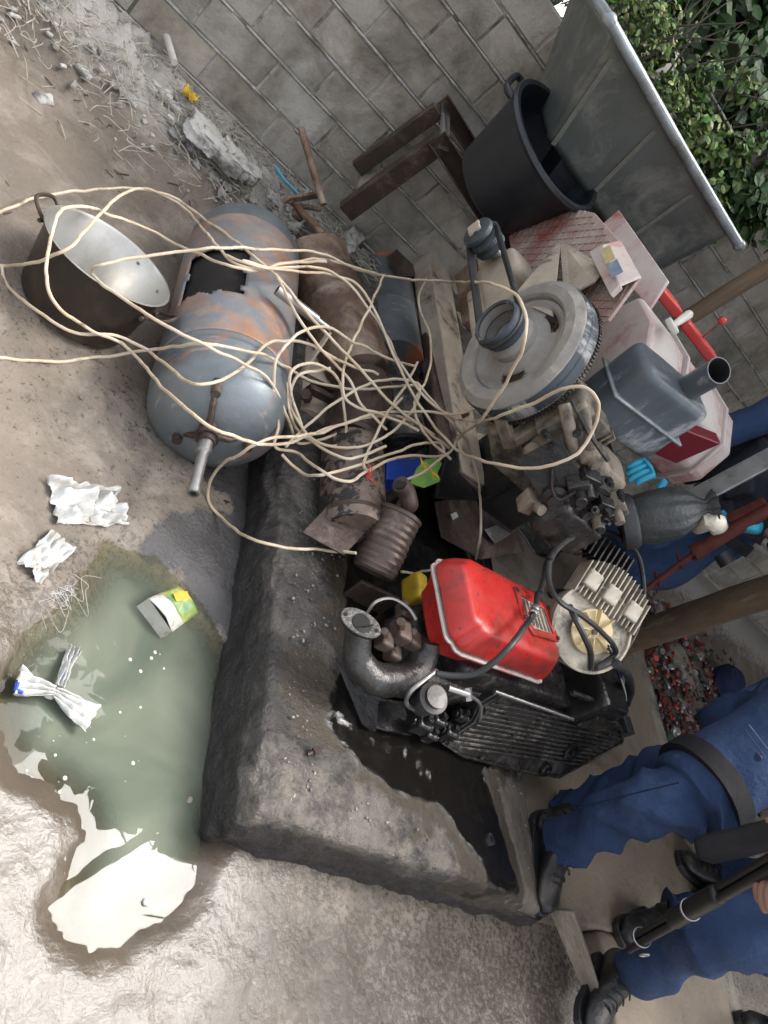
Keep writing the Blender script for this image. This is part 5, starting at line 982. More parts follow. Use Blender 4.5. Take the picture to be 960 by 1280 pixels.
# ------------------------------------------------------------------ cream cable tangle
def cables():
    K = [
     [(0.058, 1.802, 0.020), (0.119, 1.996, 0.030), (0.183, 2.145, 0.050), (0.284, 2.286, 0.080), (0.401, 2.410, 0.120), (0.523, 2.506, 0.120), (0.590, 2.424, 0.160), (0.599, 2.138, 0.300), (0.642, 1.978, 0.380), (0.719, 2.001, 0.410), (0.817, 2.128, 0.430), (0.932, 2.239, 0.450)],
     [(0.103, 1.730, 0.020), (0.180, 1.816, 0.020), (0.214, 1.750, 0.120), (0.253, 1.720, 0.240), (0.279, 1.826, 0.260), (0.312, 2.034, 0.240), (0.378, 2.270, 0.200), (0.506, 2.442, 0.160), (0.612, 2.307, 0.250), (0.689, 2.084, 0.380), (0.772, 2.001, 0.420), (0.855, 1.927, 0.440), (0.946, 1.871, 0.450), (1.055, 1.831, 0.460), (1.196, 1.784, 0.460), (1.387, 1.787, 0.460), (1.516, 1.807, 0.450)],
     [(0.180, 1.816, 0.020), (0.219, 1.760, 0.020), (0.289, 1.659, 0.090), (0.376, 1.621, 0.130), (0.499, 1.724, 0.120), (0.589, 1.635, 0.200), (0.619, 1.457, 0.340), (0.714, 1.562, 0.360), (0.773, 1.708, 0.400), (0.825, 1.772, 0.400), (0.895, 1.787, 0.440), (1.014, 1.803, 0.450), (1.173, 1.886, 0.450)],
     [(0.510, 1.728, 0.100), (0.390, 1.627, 0.160), (0.293, 1.560, 0.220), (0.240, 1.602, 0.250), (0.216, 1.699, 0.260), (0.206, 1.809, 0.260), (0.242, 1.926, 0.240), (0.338, 2.033, 0.220), (0.472, 2.160, 0.180), (0.564, 2.048, 0.280), (0.619, 1.939, 0.380), (0.713, 1.996, 0.400), (0.810, 2.130, 0.420), (0.958, 2.290, 0.440), (1.112, 2.377, 0.460), (1.219, 2.468, 0.460)],
     [(0.364, 1.866, 0.130), (0.349, 1.815, 0.200), (0.393, 1.849, 0.240), (0.487, 1.933, 0.300), (0.584, 1.980, 0.380), (0.745, 2.120, 0.420), (0.912, 2.264, 0.450), (1.070, 2.318, 0.480), (1.262, 2.463, 0.500), (1.425, 2.519, 0.600), (1.140, 1.885, 0.898), (1.130, 1.749, 0.975), (1.130, 1.644, 0.995), (1.130, 1.551, 0.978), (1.180, 1.543, 0.912), (1.240, 1.557, 0.820), (1.320, 1.605, 0.712), (1.515, 1.824, 0.500), (1.509, 1.784, 0.460), (1.397, 1.630, 0.440), (1.345, 1.588, 0.400)],
     [(0.195, 1.455, 0.020), (0.272, 1.519, 0.020), (0.377, 1.601, 0.020), (0.485, 1.704, 0.030), (0.568, 1.684, 0.180), (0.586, 1.568, 0.360), (0.683, 1.612, 0.390), (0.778, 1.660, 0.400), (0.879, 1.734, 0.360), (0.989, 1.788, 0.340), (1.101, 1.814, 0.380), (1.243, 1.905, 0.420), (1.389, 2.032, 0.440)],
     [(0.348, 1.784, 0.190), (0.362, 1.693, 0.250), (0.411, 1.654, 0.280), (0.514, 1.581, 0.340), (0.597, 1.560, 0.380), (0.701, 1.573, 0.390), (0.800, 1.604, 0.380), (0.892, 1.613, 0.340), (0.982, 1.613, 0.280), (1.049, 1.636, 0.240), (1.116, 1.670, 0.300), (1.211, 1.763, 0.360), (1.262, 1.809, 0.400), (1.298, 1.883, 0.440)],
     [(0.505, 1.730, 0.100), (0.544, 1.690, 0.120), (0.570, 1.537, 0.220), (0.590, 1.340, 0.360), (0.654, 1.300, 0.390), (0.752, 1.335, 0.380), (0.908, 1.472, 0.320), (1.046, 1.617, 0.340), (1.151, 1.705, 0.400), (1.278, 1.799, 0.420), (1.352, 1.812, 0.440), (1.442, 1.816, 0.450)],
     [(1.208, 1.268, 0.320), (1.156, 1.296, 0.240), (1.030, 1.249, 0.220), (0.953, 1.255, 0.180), (0.959, 1.386, 0.050), (0.923, 1.441, 0.020), (0.890, 1.479, 0.040), (0.853, 1.473, 0.140), (0.822, 1.404, 0.300), (0.877, 1.460, 0.340), (1.028, 1.583, 0.360), (1.166, 1.719, 0.420), (1.310, 1.817, 0.460), (1.406, 1.855, 0.500), (1.489, 1.844, 0.550), (1.301, 1.550, 0.775), (1.265, 1.480, 0.905), (1.246, 1.440, 0.994), (1.262, 1.420, 1.043), (1.300, 1.400, 1.045), (1.360, 1.380, 0.998), (1.371, 1.350, 0.939), (1.356, 1.340, 0.867), (1.346, 1.380, 0.782), (1.346, 1.480, 0.676), (1.475, 1.743, 0.500), (1.367, 1.831, 0.480), (1.299, 1.947, 0.460), (1.146, 2.123, 0.480), (1.051, 2.202, 0.480), (0.942, 2.171, 0.460), (0.783, 2.034, 0.440), (0.677, 1.973, 0.410), (0.618, 2.002, 0.370)],
     [(1.766, 1.539, 0.340), (1.714, 1.565, 0.400), (1.711, 1.652, 0.420), (1.751, 1.818, 0.400), (1.702, 1.908, 0.420), (1.575, 1.882, 0.480), (1.469, 1.858, 0.500), (1.417, 1.929, 0.480), (1.354, 1.994, 0.460)],
     [(1.160, 1.484, 0.410), (1.088, 1.409, 0.400), (1.035, 1.432, 0.360), (1.029, 1.562, 0.260), (0.941, 1.531, 0.260), (0.916, 1.580, 0.300), (0.846, 1.609, 0.360), (0.797, 1.634, 0.420), (0.820, 1.723, 0.460), (0.920, 1.875, 0.460), (1.019, 1.913, 0.460), (1.156, 1.999, 0.440), (1.254, 2.031, 0.450), (1.348, 2.072, 0.460)],
     [(1.372, 2.115, 0.460), (1.288, 1.906, 0.450), (1.216, 1.744, 0.440), (1.203, 1.658, 0.400), (1.157, 1.526, 0.400), (1.167, 1.501, 0.400)],
     [(1.167, 1.495, 0.400), (1.307, 1.643, 0.420), (1.480, 1.751, 0.440), (1.460, 1.792, 0.450), (1.337, 1.699, 0.430), (1.219, 1.585, 0.400), (1.128, 1.497, 0.390), (1.035, 1.418, 0.360), (1.032, 1.481, 0.280), (0.971, 1.521, 0.260)],
     [(0.900, 1.705, 0.340), (0.956, 1.644, 0.300), (1.039, 1.652, 0.260), (1.117, 1.631, 0.300), (1.144, 1.673, 0.340), (1.085, 1.757, 0.380), (1.012, 1.771, 0.420), (0.916, 1.741, 0.420), (0.880, 1.690, 0.380), (0.952, 1.660, 0.320), (1.037, 1.606, 0.300), (1.106, 1.520, 0.380), (1.234, 1.632, 0.420)],
     [(1.164, 2.378, 0.500), (1.116, 2.181, 0.480), (1.072, 2.004, 0.460), (1.040, 1.854, 0.440), (1.046, 1.728, 0.420), (1.096, 1.699, 0.420), (1.216, 1.736, 0.440), (1.345, 1.755, 0.460)],
     [(0.758, 1.956, 0.440), (0.828, 1.822, 0.460), (0.933, 1.784, 0.450), (1.068, 1.802, 0.420), (1.131, 1.727, 0.420), (1.237, 1.703, 0.420)],
     [(1.413, 2.632, 0.500), (1.374, 2.452, 0.480), (1.459, 2.358, 0.460), (1.427, 2.099, 0.460), (1.334, 1.878, 0.460), (1.365, 1.771, 0.460), (1.519, 1.761, 0.450)],
     [(1.473, 1.375, 0.260), (1.556, 1.421, 0.240), (1.644, 1.483, 0.220), (1.712, 1.531, 0.220)],
     [(0.655, 1.979, 0.400), (0.754, 2.030, 0.420), (0.858, 2.119, 0.460), (0.986, 2.187, 0.470), (1.099, 2.151, 0.470), (1.207, 2.114, 0.460), (1.282, 2.014, 0.460), (1.374, 1.914, 0.480), (1.444, 1.862, 0.520), (1.468, 1.851, 0.600)],
     [(0.967, 1.536, 0.280), (1.033, 1.670, 0.300), (1.066, 1.725, 0.400), (1.183, 1.872, 0.440), (1.341, 1.983, 0.460), (1.357, 1.916, 0.460), (1.251, 1.699, 0.440), (1.172, 1.615, 0.380), (1.083, 1.592, 0.320), (0.988, 1.635, 0.300), (0.935, 1.680, 0.320), (0.914, 1.720, 0.380), (0.995, 1.785, 0.420)],
    ]
    g = G()
    for P in K: g.tube([p + V(mn.noise_vector(p * 14)) * .0055 + V(mn.noise_vector(p * 45)) * .0012 for p in spline([V(p) + V((0, 0, .010)) for p in P], 9)], .0044, 8)
    t = thing('electric_cable', 'long cream electrical cable tangled over the pot, gas tank and flywheel', 'cable', (1.0, 1.7, 0))
    part('cable_strand', g, 'cable', t)
    g = G()
    for k in range(8): p = V((1.163, 1.486, 0.410)); g.tube([p, p + V((random.uniform(-.02, .03), random.uniform(-.03, .02), random.uniform(0, .02))), p + V((random.uniform(-.03, .04), random.uniform(-.04, .03), random.uniform(0, .02)))], .0014, 5, smooth=3)
    part('bare_red_wire', g, 'red_plastic', t)
    g = G()
    for k in range(10): g.tube([V((1.369, 1.666, 0.450)) + V((.008 * k, -.002 * k, random.uniform(-.008, .008))), V((1.374, 1.643, 0.450)) + V((.008 * k + random.uniform(-.02, .02), -.002 * k, random.uniform(-.012, .012)))], .002, 4)
    part('yellow_tie', g, 'yellow_plastic', t)
cables()

# ------------------------------------------------------------------ litter
def crumple(name, c, d, m, label, cat, seed=0, n=40, amp=.35, yaw=0, h=.03, **k):
    """a crumpled sheet of film or paper lying on the ground"""
    g = G(); vs = []; c = V(c); R = Matrix.Rotation(yaw, 3, 'Z')
    for j in range(n):
        for i in range(n):
            u = i / (n - 1) * 2 - 1; v = j / (n - 1) * 2 - 1; q = V((u, v, seed))
            e = 1 - .25 * abs(mn.noise(V((math.atan2(v, u) * 1.5, seed, 0))))
            p = V((u * d[0] / 2 * e, v * d[1] / 2 * e, 0)) + mn.noise_vector(q * 1.8) * amp * .06 * max(d[0], d[1]) * 2
            z = h * (abs(mn.noise(q * 1.7)) * 1.5 + .35 * abs(mn.noise(q * 4))) ; vs.append(c + R @ V((p.x, p.y, z + .016)))
    g.add(vs, [(j * n + i, j * n + i + 1, (j + 1) * n + i + 1, (j + 1) * n + i) for j in range(n - 1) for i in range(n - 1)])
    return single(name, g, m, label, cat, smooth=60, solid=.001, **k)
crumple('plastic_scrap', (0.580, 1.243, 0.000), (.20, .12), 'white_plastic', 'crumpled white plastic film on the mud, nearest the gas tank', 'plastic scrap', 1, yaw=.5, h=.04)
crumple('plastic_scrap', (0.525, 1.055, 0.000), (.14, .07), 'white_plastic', 'small folded white plastic scrap at the left edge of the puddle', 'plastic scrap', 2, yaw=1.2)
crumple('plastic_bag', (-0.022, 2.807, 0.000), (.20, .12), 'white_plastic', 'grey-white crumpled plastic bag on the dry dirt in the top left corner', 'plastic bag', 3, yaw=.2, h=.05)
def twisted_bag():
    t = thing('twisted_bag', 'white and blue plastic bag twisted like a bow tie floating in the green puddle', 'plastic bag', (0.632, 0.761, 0.000))
    for (a, b, w0, w1, m) in (((0.623, 0.754, 0.010), (0.544, 0.752, 0.015), .010, .032, 'white_plastic'), ((0.623, 0.754, 0.010), (0.720, 0.728, 0.015), .010, .036, 'white_plastic'), ((0.630, 0.768, 0.010), (0.645, 0.870, 0.008), .010, .014, 'white_plastic')):
        a = V(a); b = V(b); d = (b - a); s = d.cross(V((0, 0, 1))).normalized(); g = G(); vs = []; n = 24; k = 26
        for i in range(n + 1):
            q = i / n; w_ = w0 + (w1 - w0) * q
            for j in range(k + 1): u = j / k * 2 - 1; vs.append(a + d * q + s * u * w_ + V((0, 0, .004 + .020 * abs(math.sin(u * 5 + q * 2.5)) * (1 - .3 * q) + .008 * mn.noise(V((u * 3, q * 5, w1 * 90))))))
        g.add(vs, [(i * (k + 1) + j, i * (k + 1) + j + 1, (i + 1) * (k + 1) + j + 1, (i + 1) * (k + 1) + j) for i in range(n) for j in range(k)]); part('wing', g, m, t, solid=.001)
    g = G(); g.rbox(V((0.622, 0.754, 0.014)), (.022, .022, .018), .008, 5); part('knot', g, 'bone', t)
    g = G(); g.tube([(0.545, 0.745, 0.030), (0.546, 0.730, 0.030), (0.560, 0.728, 0.030)], .005, 6); part('blue_print', g, 'blue_plastic', t); g = G(); g.tube([(0.632, 0.790, 0.022), (0.638, 0.807, 0.022)], .005, 6); part('blue_print', g, 'blue_plastic', t)
twisted_bag()
def carton():
    t = thing('juice_carton', 'torn green and yellow drinks carton lying half sunk in the puddle', 'carton', (0.873, 1.087, 0.000))
    A, B_, C, D = [V(p) for p in ((0.776, 1.047, 0.050), (0.843, 1.112, 0.060), (0.919, 1.071, 0.050), (0.859, 0.991, 0.045))]
    g = G(); vs = []; n = 12
    for j in range(n + 1):
        for i in range(n + 1):
            u = i / n; v = j / n; p = (A * (1 - u) + B_ * u) * (1 - v) + (D * (1 - u) + C * u) * v; vs.append(p + V((0, 0, .012 * math.sin(v * 3.1) + .004 * mn.noise(V((u * 4, v * 4, 1))))))
    F = [(j * (n + 1) + i, j * (n + 1) + i + 1, (j + 1) * (n + 1) + i + 1, (j + 1) * (n + 1) + i) for j in range(n) for i in range(n)]
    g.add(vs, [f for k, f in enumerate(F) if k % n >= 5]); part('printed_side', g, 'carton_green', t, solid=.0015)
    g = G(); g.add(vs, [f for k, f in enumerate(F) if k % n < 5]); part('white_side', g, 'carton_white', t, solid=.0015)
    g = G(); g.prism([A, D, D - V((0, 0, .06)), A - V((0, 0, .06))], (0.001, .001, 0)); g.prism([D, C, C - V((0, 0, .06)), D - V((0, 0, .06))], (0, .001, 0)); g.prism([B_, C, C - V((0, 0, .06)), B_ - V((0, 0, .06))], (.001, 0, 0)); part('edge_flap', g, 'carton_white', t)
    c = V((0.855, 1.083, 0.070)); g = G(); g.rbox(c + V((0.0, 0, -.003)), (.045, .022, .003), .001, 4, Matrix.Rotation(.6, 3, 'Z')); part('yellow_patch', g, 'yellow_plastic', t)
carton()
g = G(); P = [(1.372, 1.599, 0.400), (1.396, 1.667, 0.410), (1.428, 1.717, 0.420), (1.495, 1.775, 0.420), (1.523, 1.765, 0.420), (1.500, 1.712, 0.410), (1.509, 1.683, 0.410), (1.443, 1.618, 0.400), (1.403, 1.606, 0.400)]; g.prism(P, (0, 0, .002))
single('green_leaf', g, 'fresh_leaf', 'single bright green leaf fallen on the channel beam below the cable', 'leaf', dent=.006, dfr=20)
g = G(); P = [(1.351, 1.724, 0.330), (1.548, 1.873, 0.330), (1.564, 1.815, 0.330), (1.431, 1.682, 0.330), (1.348, 1.641, 0.330)]; g.prism(P, (0, 0, -.08)); single('blue_tub', g, 'blue_plastic', 'blue plastic container glimpsed beside the green leaf', 'container', bev=.004)
g = G(); g.rbox(V((1.526, 1.331, 0.270)), (.05, .10, .08), .015, 8, amp=.004); single('yellow_bottle', g, 'yellow_plastic', 'small yellow plastic bottle squeezed beside the red fuel tank', 'bottle')
g = G(); a = V((0.969, 1.486, 0.030)); b = V((0.977, 1.419, 0.006)); g.cyl(a, b, .003); g.cyl(a, a + (a - b).normalized() * .004, .009); single('iron_nail', g, 'rust_dark', 'long iron nail lying on the wet mud under the gas tank pipe', 'nail')
g = G(); a = V((1.184, 0.734, 0.215)); g.cyl(a, a + V((.012, .008, .008)), .010, seg=6); g.cyl(a - V((.014, .008, .006)), a, .005); single('loose_bolt', g, 'rust_dark', 'loose hexagonal bolt lying on top of the wet plinth', 'bolt')
g = G(); a = V((1.880, 0.685, 0.200)); g.lathe([(.012, 0), (.017, 0), (.017, .012), (.012, .012), (.012, 0)], a, (.2, .1, 1), 20); single('rubber_ring', g, 'rubber', 'small black ring lying in the oil near the boots', 'ring')
for k, (p, s, lab) in enumerate((((0.520, 1.239, 0.000), .02, 'small dark pebble beside the white plastic film'), ((0.905, 1.334, 0.000), .016, 'tiny grey pebble on the mud between puddle and nail'), ((1.552, 0.502, 0.000), .022, 'dark pebble at the foot of the plinth front'), ((1.701, 0.462, 0.000), .02, 'white pebble on wet mud in front of the plinth'), ((1.736, 0.406, 0.000), .018, 'black pebble on the mud below the plinth front'), ((0.935, 0.409, 0.000), .014, 'small stone poking out of the bright puddle'), ((1.004, 0.633, 0.000), .012, 'small wet stone against the plinth corner'), ((0.862, 0.237, 0.000), .014, 'pebble on glossy mud near the bottom left corner'))):
    g = G(); g.rbox(V(p) + V((0, 0, s * .25)), (s, s * 1.3, s * .8), s * .38, 6, Matrix.Rotation(k, 3, 'Z'), amp=s * .15, fr=40, seed=k); single('pebble', g, 'bone' if 'white' in lab or 'bright' in lab else 'stone', lab, 'pebble', group='pebbles on the mud')
g = G()
for k in range(2600):
    if k % 3: x = random.uniform(-.3, 2.3); y = random.uniform(-.1, 2.8); z = .006
    else: x = random.uniform(1.1, 2.1); y = random.uniform(.6, 1.6); z = .203
    if k % 3 and (1.0 < x < 2.3 and y > .5): continue
    if z < .1 and sdf([p[:2] for p in POND], np.array([x]), np.array([y]))[0] < 0.01: continue
    if z > .1 and sdf([p[:2] for p in OILTOP], np.array([x]), np.array([y]))[0] < 0.04: continue
    s = random.choice([.002, .003, .003, .004, .007]); g.rbox((x, y, z + s * .2), (s * random.uniform(.8, 1.8), s, s * .8), s * .35, 1, Matrix.Rotation(random.uniform(0, 3), 3, 'Z'))
single('grit', g, 'grit', 'loose grit and gravel crumbs scattered over the mud and plinth', 'grit', kind='stuff')
# rubble bank, straw and scraps along the wall foot
g = G(); tn = []
for k in range(1700):
    x = random.uniform(-.6, 2.0); y = 3.18 - abs(random.gauss(0, .17)); s = random.choice([.008, .012, .018, .03]) * random.uniform(.6, 1.4)
    if y < 2.6: continue
    z = .16 * min(1, max(0, (y - 2.55) / .5)) ** 1 + .02; g.rbox((x, y, z), (s * random.uniform(.7, 2), s, s * .6), s * .25, 2, Matrix.Rotation(random.uniform(0, 3), 3, 'Z') @ Matrix.Rotation(random.uniform(-.6, .6), 3, 'X'), amp=s * .2, fr=30, seed=k)
single('rubble', g, 'rubble', 'pale ash and rubble bank along the foot of the brick wall', 'rubble', kind='stuff')
g = G()
for k in range(1500):
    x = random.uniform(-.6, 1.9); y = 3.15 - abs(random.gauss(0, .22)); z = .17 * min(1, max(0, (y - 2.5) / .55)) + random.uniform(.01, .05); L = random.uniform(.03, .13); a = random.gauss(.0, 1.0); d = V((math.cos(a), math.sin(a), random.uniform(-.25, .25)))
    b = V((random.uniform(-.03, .03), random.uniform(-.03, .03), random.uniform(-.005, .02))); P = [V((x, y, z)), V((x, y, z)) + d * L / 2 + b, V((x, y, z)) + d * L]; g.tube(P, random.uniform(.0008, .0025), 4, smooth=3)
single('dry_straw', g, 'straw', 'dry straw, roots and twigs lying in the rubble below the wall', 'straw', kind='stuff')
g = G()
for k in range(260):
    x = random.uniform(-.4, 1.5); y = random.uniform(2.0, 2.9); L = random.uniform(.01, .06); a = random.uniform(0, 3.1); d = V((math.cos(a), math.sin(a), 0)); p = V((x, y, .02 + .16 * min(1, max(0, (y - 2.62) / .5))))
    g.tube([p, p + d * L / 2 + V((random.uniform(-.01, .01), random.uniform(-.01, .01), .004)), p + d * L], random.uniform(.001, .0028), 4)
single('twigs', g, 'bark', 'dark twigs and leaf crumbs scattered over the dry dirt', 'twigs', kind='stuff')
for k, (p, d, yw, lab) in enumerate((((0.579, 2.918, 0.200), (.24, .16), .9, 'pale flat slab of broken plaster lying on the rubble bank'), ((0.364, 3.018, 0.160), (.14, .08), .6, 'whitish lump of broken mortar near the yellow scrap'), ((0.699, 2.932, 0.200), (.16, .10), .8, 'grey-white mortar lump below the plaster slab'), ((1.293, 3.103, 0.220), (.07, .20), .5, 'white painted stone chip at the foot of the steel stand'), ((1.356, 2.907, 0.150), (.2, .16), .2, 'brown-grey brick chunk behind the blue-grey drum'))):
    g = G(); g.rbox(V(p), (d[0], d[1], .04), .008, 16, Matrix.Rotation(yw - .9, 3, 'Z'), amp=.035, fr=14, seed=k + 5); single('broken_mortar', g, 'rubble' if k != 4 else 'stone', lab, 'rubble lump', group='broken lumps on the rubble bank')
crumple('yellow_scrap', (0.430, 3.022, 0.200), (.06, .05), 'yellow_plastic', 'yellow plastic scrap on the rubble by the wall', 'plastic scrap', 9)
g = G(); g.tube([(0.836, 3.050, 0.240), (0.882, 3.018, 0.240), (0.956, 3.007, 0.240)], .011, 10, smooth=4, flat=.5); single('blue_strip', g, 'sky_plastic', 'light blue plastic strip on the rubble beside the crank pipe', 'plastic strip')
g = G(); g.tube([(0.172, 3.572, 0.200), (0.237, 3.323, 0.240), (0.327, 3.036, 0.270)], [.018, .015, .012], 10, smooth=4); single('dead_branch', g, 'bone', 'bleached dead branch leaning at the wall foot, top of the rubble', 'branch')
# tangled fibres in and beside the puddle
g = G()
for k in range(18):
    c = V((0.566, 0.966, 0.000)) * (1 - k / 60) + V((0.599, 1.142, 0.000)) * (k / 60) + V((random.gauss(0, .03), random.gauss(0, .03), .006)); P = [c + V((random.uniform(-.05, .05), random.uniform(-.05, .05), random.uniform(0, .01))) for _ in range(5)]; g.tube(P, .0005, 4, smooth=5)
single('fibre_tangle', g, 'white_plastic', 'thin white fibres tangled along the left bank of the puddle', 'fibres', kind='stuff')
g = G()
for k in range(26):
    x, y, _ = (0.771, 0.695, 0.000) if k % 3 == 0 else ((0.665, 0.612, 0.000) if k % 3 == 1 else (0.848, 0.917, 0.000)); g.cyl((x + random.gauss(0, .045), y + random.gauss(0, .05), .000), (x, y, 0) if 0 else (x + 0, y + 0, .0), .001, seg=4) if 0 else (lambda a_, b_, r_: g.lathe([(.0001, .0015), (r_ * .7, .001), (r_, -.001)], (a_, b_, .001), (0, 0, 1), 9))(x + random.gauss(0, .045), y + random.gauss(0, .05), random.choice([.0012, .002, .0035, .005]))
single('foam_flecks', g, 'bone', 'white foam flecks floating on the puddle', 'foam', kind='stuff')
# bottle caps and shards beyond the slab
g = G(); tones = []
for k in range(2600):
    x = 3.66 + abs(random.gauss(0, .7)); y = random.gauss(2.35, .55); s = random.uniform(.012, .026); z = -.02 + random.uniform(0, .09)
    ax = V((random.gauss(0, .5), random.gauss(0, .5), 1)).normalized(); c0 = len(g.f)
    if k % 4 == 0: g.rbox((x, y, z), (s * 3, s * 1.2, s), s * .4, 3, Matrix.Rotation(random.uniform(0, 3), 3, 'Z'))
    else: g.lathe([(.0001, s * .5), (s * .8, s * .5), (s, 0), (s * .9, 0), (s * .75, s * .4)], (x, y, z), ax, 12)
    q = random.choice([(.9, .9, .9), (.35, .10, .09), (.5, .06, .05), (.12, .22, .16), (.25, .16, .15), (.4, .22, .22), (.15, .13, .12), (.2, .1, .1), (.7, .09, .03)]); tones += [q] * (len(g.f) - c0)
o = single('bottle_caps', g, 'caps', 'heap of red, white and green bottle caps and shards beyond the slab edge', 'bottle caps', kind='stuff', tones=tones)
g = G(); g.cyl((4.900, 2.687, 0.060), (6.800, 3.478, 0.060), .009); single('chrome_rod', g, 'steel', 'thin chrome rod lying on the bottle caps behind the wooden post', 'rod')
for k, (p, s, lab) in enumerate((((4.255, 2.625, 0.000), (.2, .28, .14), 'pale broken concrete chunk behind the alternator'), ((4.374, 2.257, -0.000), (.24, .3, .14), 'grey rough rock at the slab edge below the wooden post'), ((4.256, 1.900, -0.020), (.2, .3, .1), 'brown flat rock between the slab edge and the caps'), ((4.829, 2.570, 0.000), (.12, .14, .1), 'small beige rock beside the wooden post foot'))):
    g = G(); g.rbox(V(p), s, .04, 12, Matrix.Rotation(k * .7, 3, 'Z'), amp=.03, fr=8, seed=k + 20); single('rock', g, 'stone', lab, 'rock', group='rocks beyond the slab edge')

# ------------------------------------------------------------------ people
def loft(g, pts, radii, seg=28, smooth=5, fold=0.0, ffr=9, seed=0, flat=1.0, up=(0, 1, 0), cap=True):
    """limb-shaped surface with cloth folds across it"""
    P = spline([V(p) for p in pts], smooth); n = len(P); m_ = len(radii) - 1; vs = []; px = V(up)
    for i in range(n):
        q = i / (n - 1) * m_; k = min(int(q), m_ - 1); r = radii[k] + (radii[k + 1] - radii[k]) * (q - k)
        t = (P[min(n - 1, i + 1)] - P[max(0, i - 1)]).normalized(); px = (px - t * px.dot(t)).normalized(); py = t.cross(px)
        for j in range(seg):
            a = 2 * math.pi * j / seg; d = px * math.cos(a) * flat + py * math.sin(a)
            w_ = i / (n - 1) * ffr
            f_ = fold * .8 * mn.noise(V((math.cos(a) * .8 + w_ * .4, math.sin(a) * .8, w_ * .55 + seed))) if fold else 0
            if fold: ph = 2.2 * w_ * .5 + 1.3 * math.sin(a + seed) + 1.6 * mn.noise(V((w_ * .6, a * .5, seed))); f_ += fold * 1.25 * (max(0, 1 - 2.0 * abs(((ph * .42) % 1) - .5)) ** 1.6) * (.25 + .75 * math.sin(a * .5 + seed * 1.3) ** 2) * (1 + .5 * mn.noise(V((w_, a, 3))))
            vs.append(P[i] + d * (r + f_))
    fs = [(i * seg + j, i * seg + (j + 1) % seg, (i + 1) * seg + (j + 1) % seg, (i + 1) * seg + j) for i in range(n - 1) for j in range(seg)]
    if cap: fs += [tuple(reversed(range(seg))), tuple((n - 1) * seg + j for j in range(seg))]
    g.add(vs, fs); return g
def skin_body(name, joints, edges, rad, m, parent, sub=2):
    me = bpy.data.meshes.new(name); L = V(wloc(parent)); me.from_pydata([V(j) - L for j in joints], edges, []); me.update()
    o = bpy.data.objects.new(name, me); COL.objects.link(o); o.parent = parent
    me.materials.append(MATS[m]); sk = o.modifiers.new('skin', 'SKIN'); lay = me.skin_vertices[0] if me.skin_vertices else None
    if lay is None:
        bm = bmesh.new(); bm.from_mesh(me); bm.verts.layers.skin.verify(); bm.to_mesh(me); bm.free(); lay = me.skin_vertices[0]
    for i, r in enumerate(rad): lay.data[i].radius = (r, r) if not isinstance(r, tuple) else r; lay.data[i].use_root = (i == 0)
    s = o.modifiers.new('sub', 'SUBSURF'); s.levels = s.render_levels = sub
    return o
def boot(parent, ankle, toe_dir, m='leather', scale=1.0, z0=.1, shaft=.17, label=None):
    A = V((ankle[0], ankle[1], z0)); d = V((toe_dir[0], toe_dir[1], 0)).normalized(); s = V((-d.y, d.x, 0)); k = scale
    g = G(); vs = []; seg = 24
    # cross sections from heel to toe: (along, half width, height)
    secs = [(-.085, .022, .06), (-.078, .034, .10), (-.05, .040, .135), (0, .042, .145), (.045, .042, .125), (.085, .046, .085), (.13, .050, .064), (.165, .047, .054), (.19, .036, .044), (.205, .016, .032)]
    for (x, w_, h) in secs:
        for j in range(seg):
            a = 2 * math.pi * j / seg; cy = math.cos(a) * w_; czz = (math.sin(a) * .5 + .5); zz = h * (czz ** .75) if czz > 0 else 0
            vs.append(A + (d * x + s * cy * (1 if czz < .6 else 1 - .35 * (czz - .6) / .4)) * k + V((0, 0, .018 + zz * k)))
    n = len(secs); fs = [(i * seg + j, i * seg + (j + 1) % seg, (i + 1) * seg + (j + 1) % seg, (i + 1) * seg + j) for i in range(n - 1) for j in range(seg)] + [tuple(reversed(range(seg))), tuple((n - 1) * seg + j for j in range(seg))]
    g.add(vs, fs)
    up_ = V(ankle); loft(g, [A + V((0, 0, .10)), A * .5 + up_ * .5 + V((0, 0, .06)), up_], [.047 * k, .05 * k, .056 * k], seg=24, fold=.004, ffr=5)
    b = part('boot', g, m, parent, smooth=60, dent=.003, dfr=30, label=label)
    g = G(); out = []
    for (x, w_) in ((-.088, .0), (-.084, .025), (-.06, .040), (0, .043), (.05, .040), (.09, .046), (.135, .053), (.17, .050), (.2, .036), (.212, 0)): out.append(A + (d * x + s * w_) * k)
    out += [A + (d * x - s * w_) * k for (x, w_) in ((.2, .036), (.17, .050), (.135, .053), (.09, .046), (.05, .040), (0, .043), (-.06, .040), (-.084, .025))]
    g.prism(out, (0, 0, .024)); part('sole', g, 'rubber', b, bev=.003)
    g = G()
    for q in range(5):
        c = A + d * (.055 + .018 * q) * k + V((0, 0, (.155 - .018 * q) * k + .0)); g.tube([c - s * .028 + V((0, 0, -.012)), c + V((0, 0, .004)), c + s * .028 + V((0, 0, -.012))], .003, 6, smooth=4)
    part('lace', g, 'strap', b)
    return b
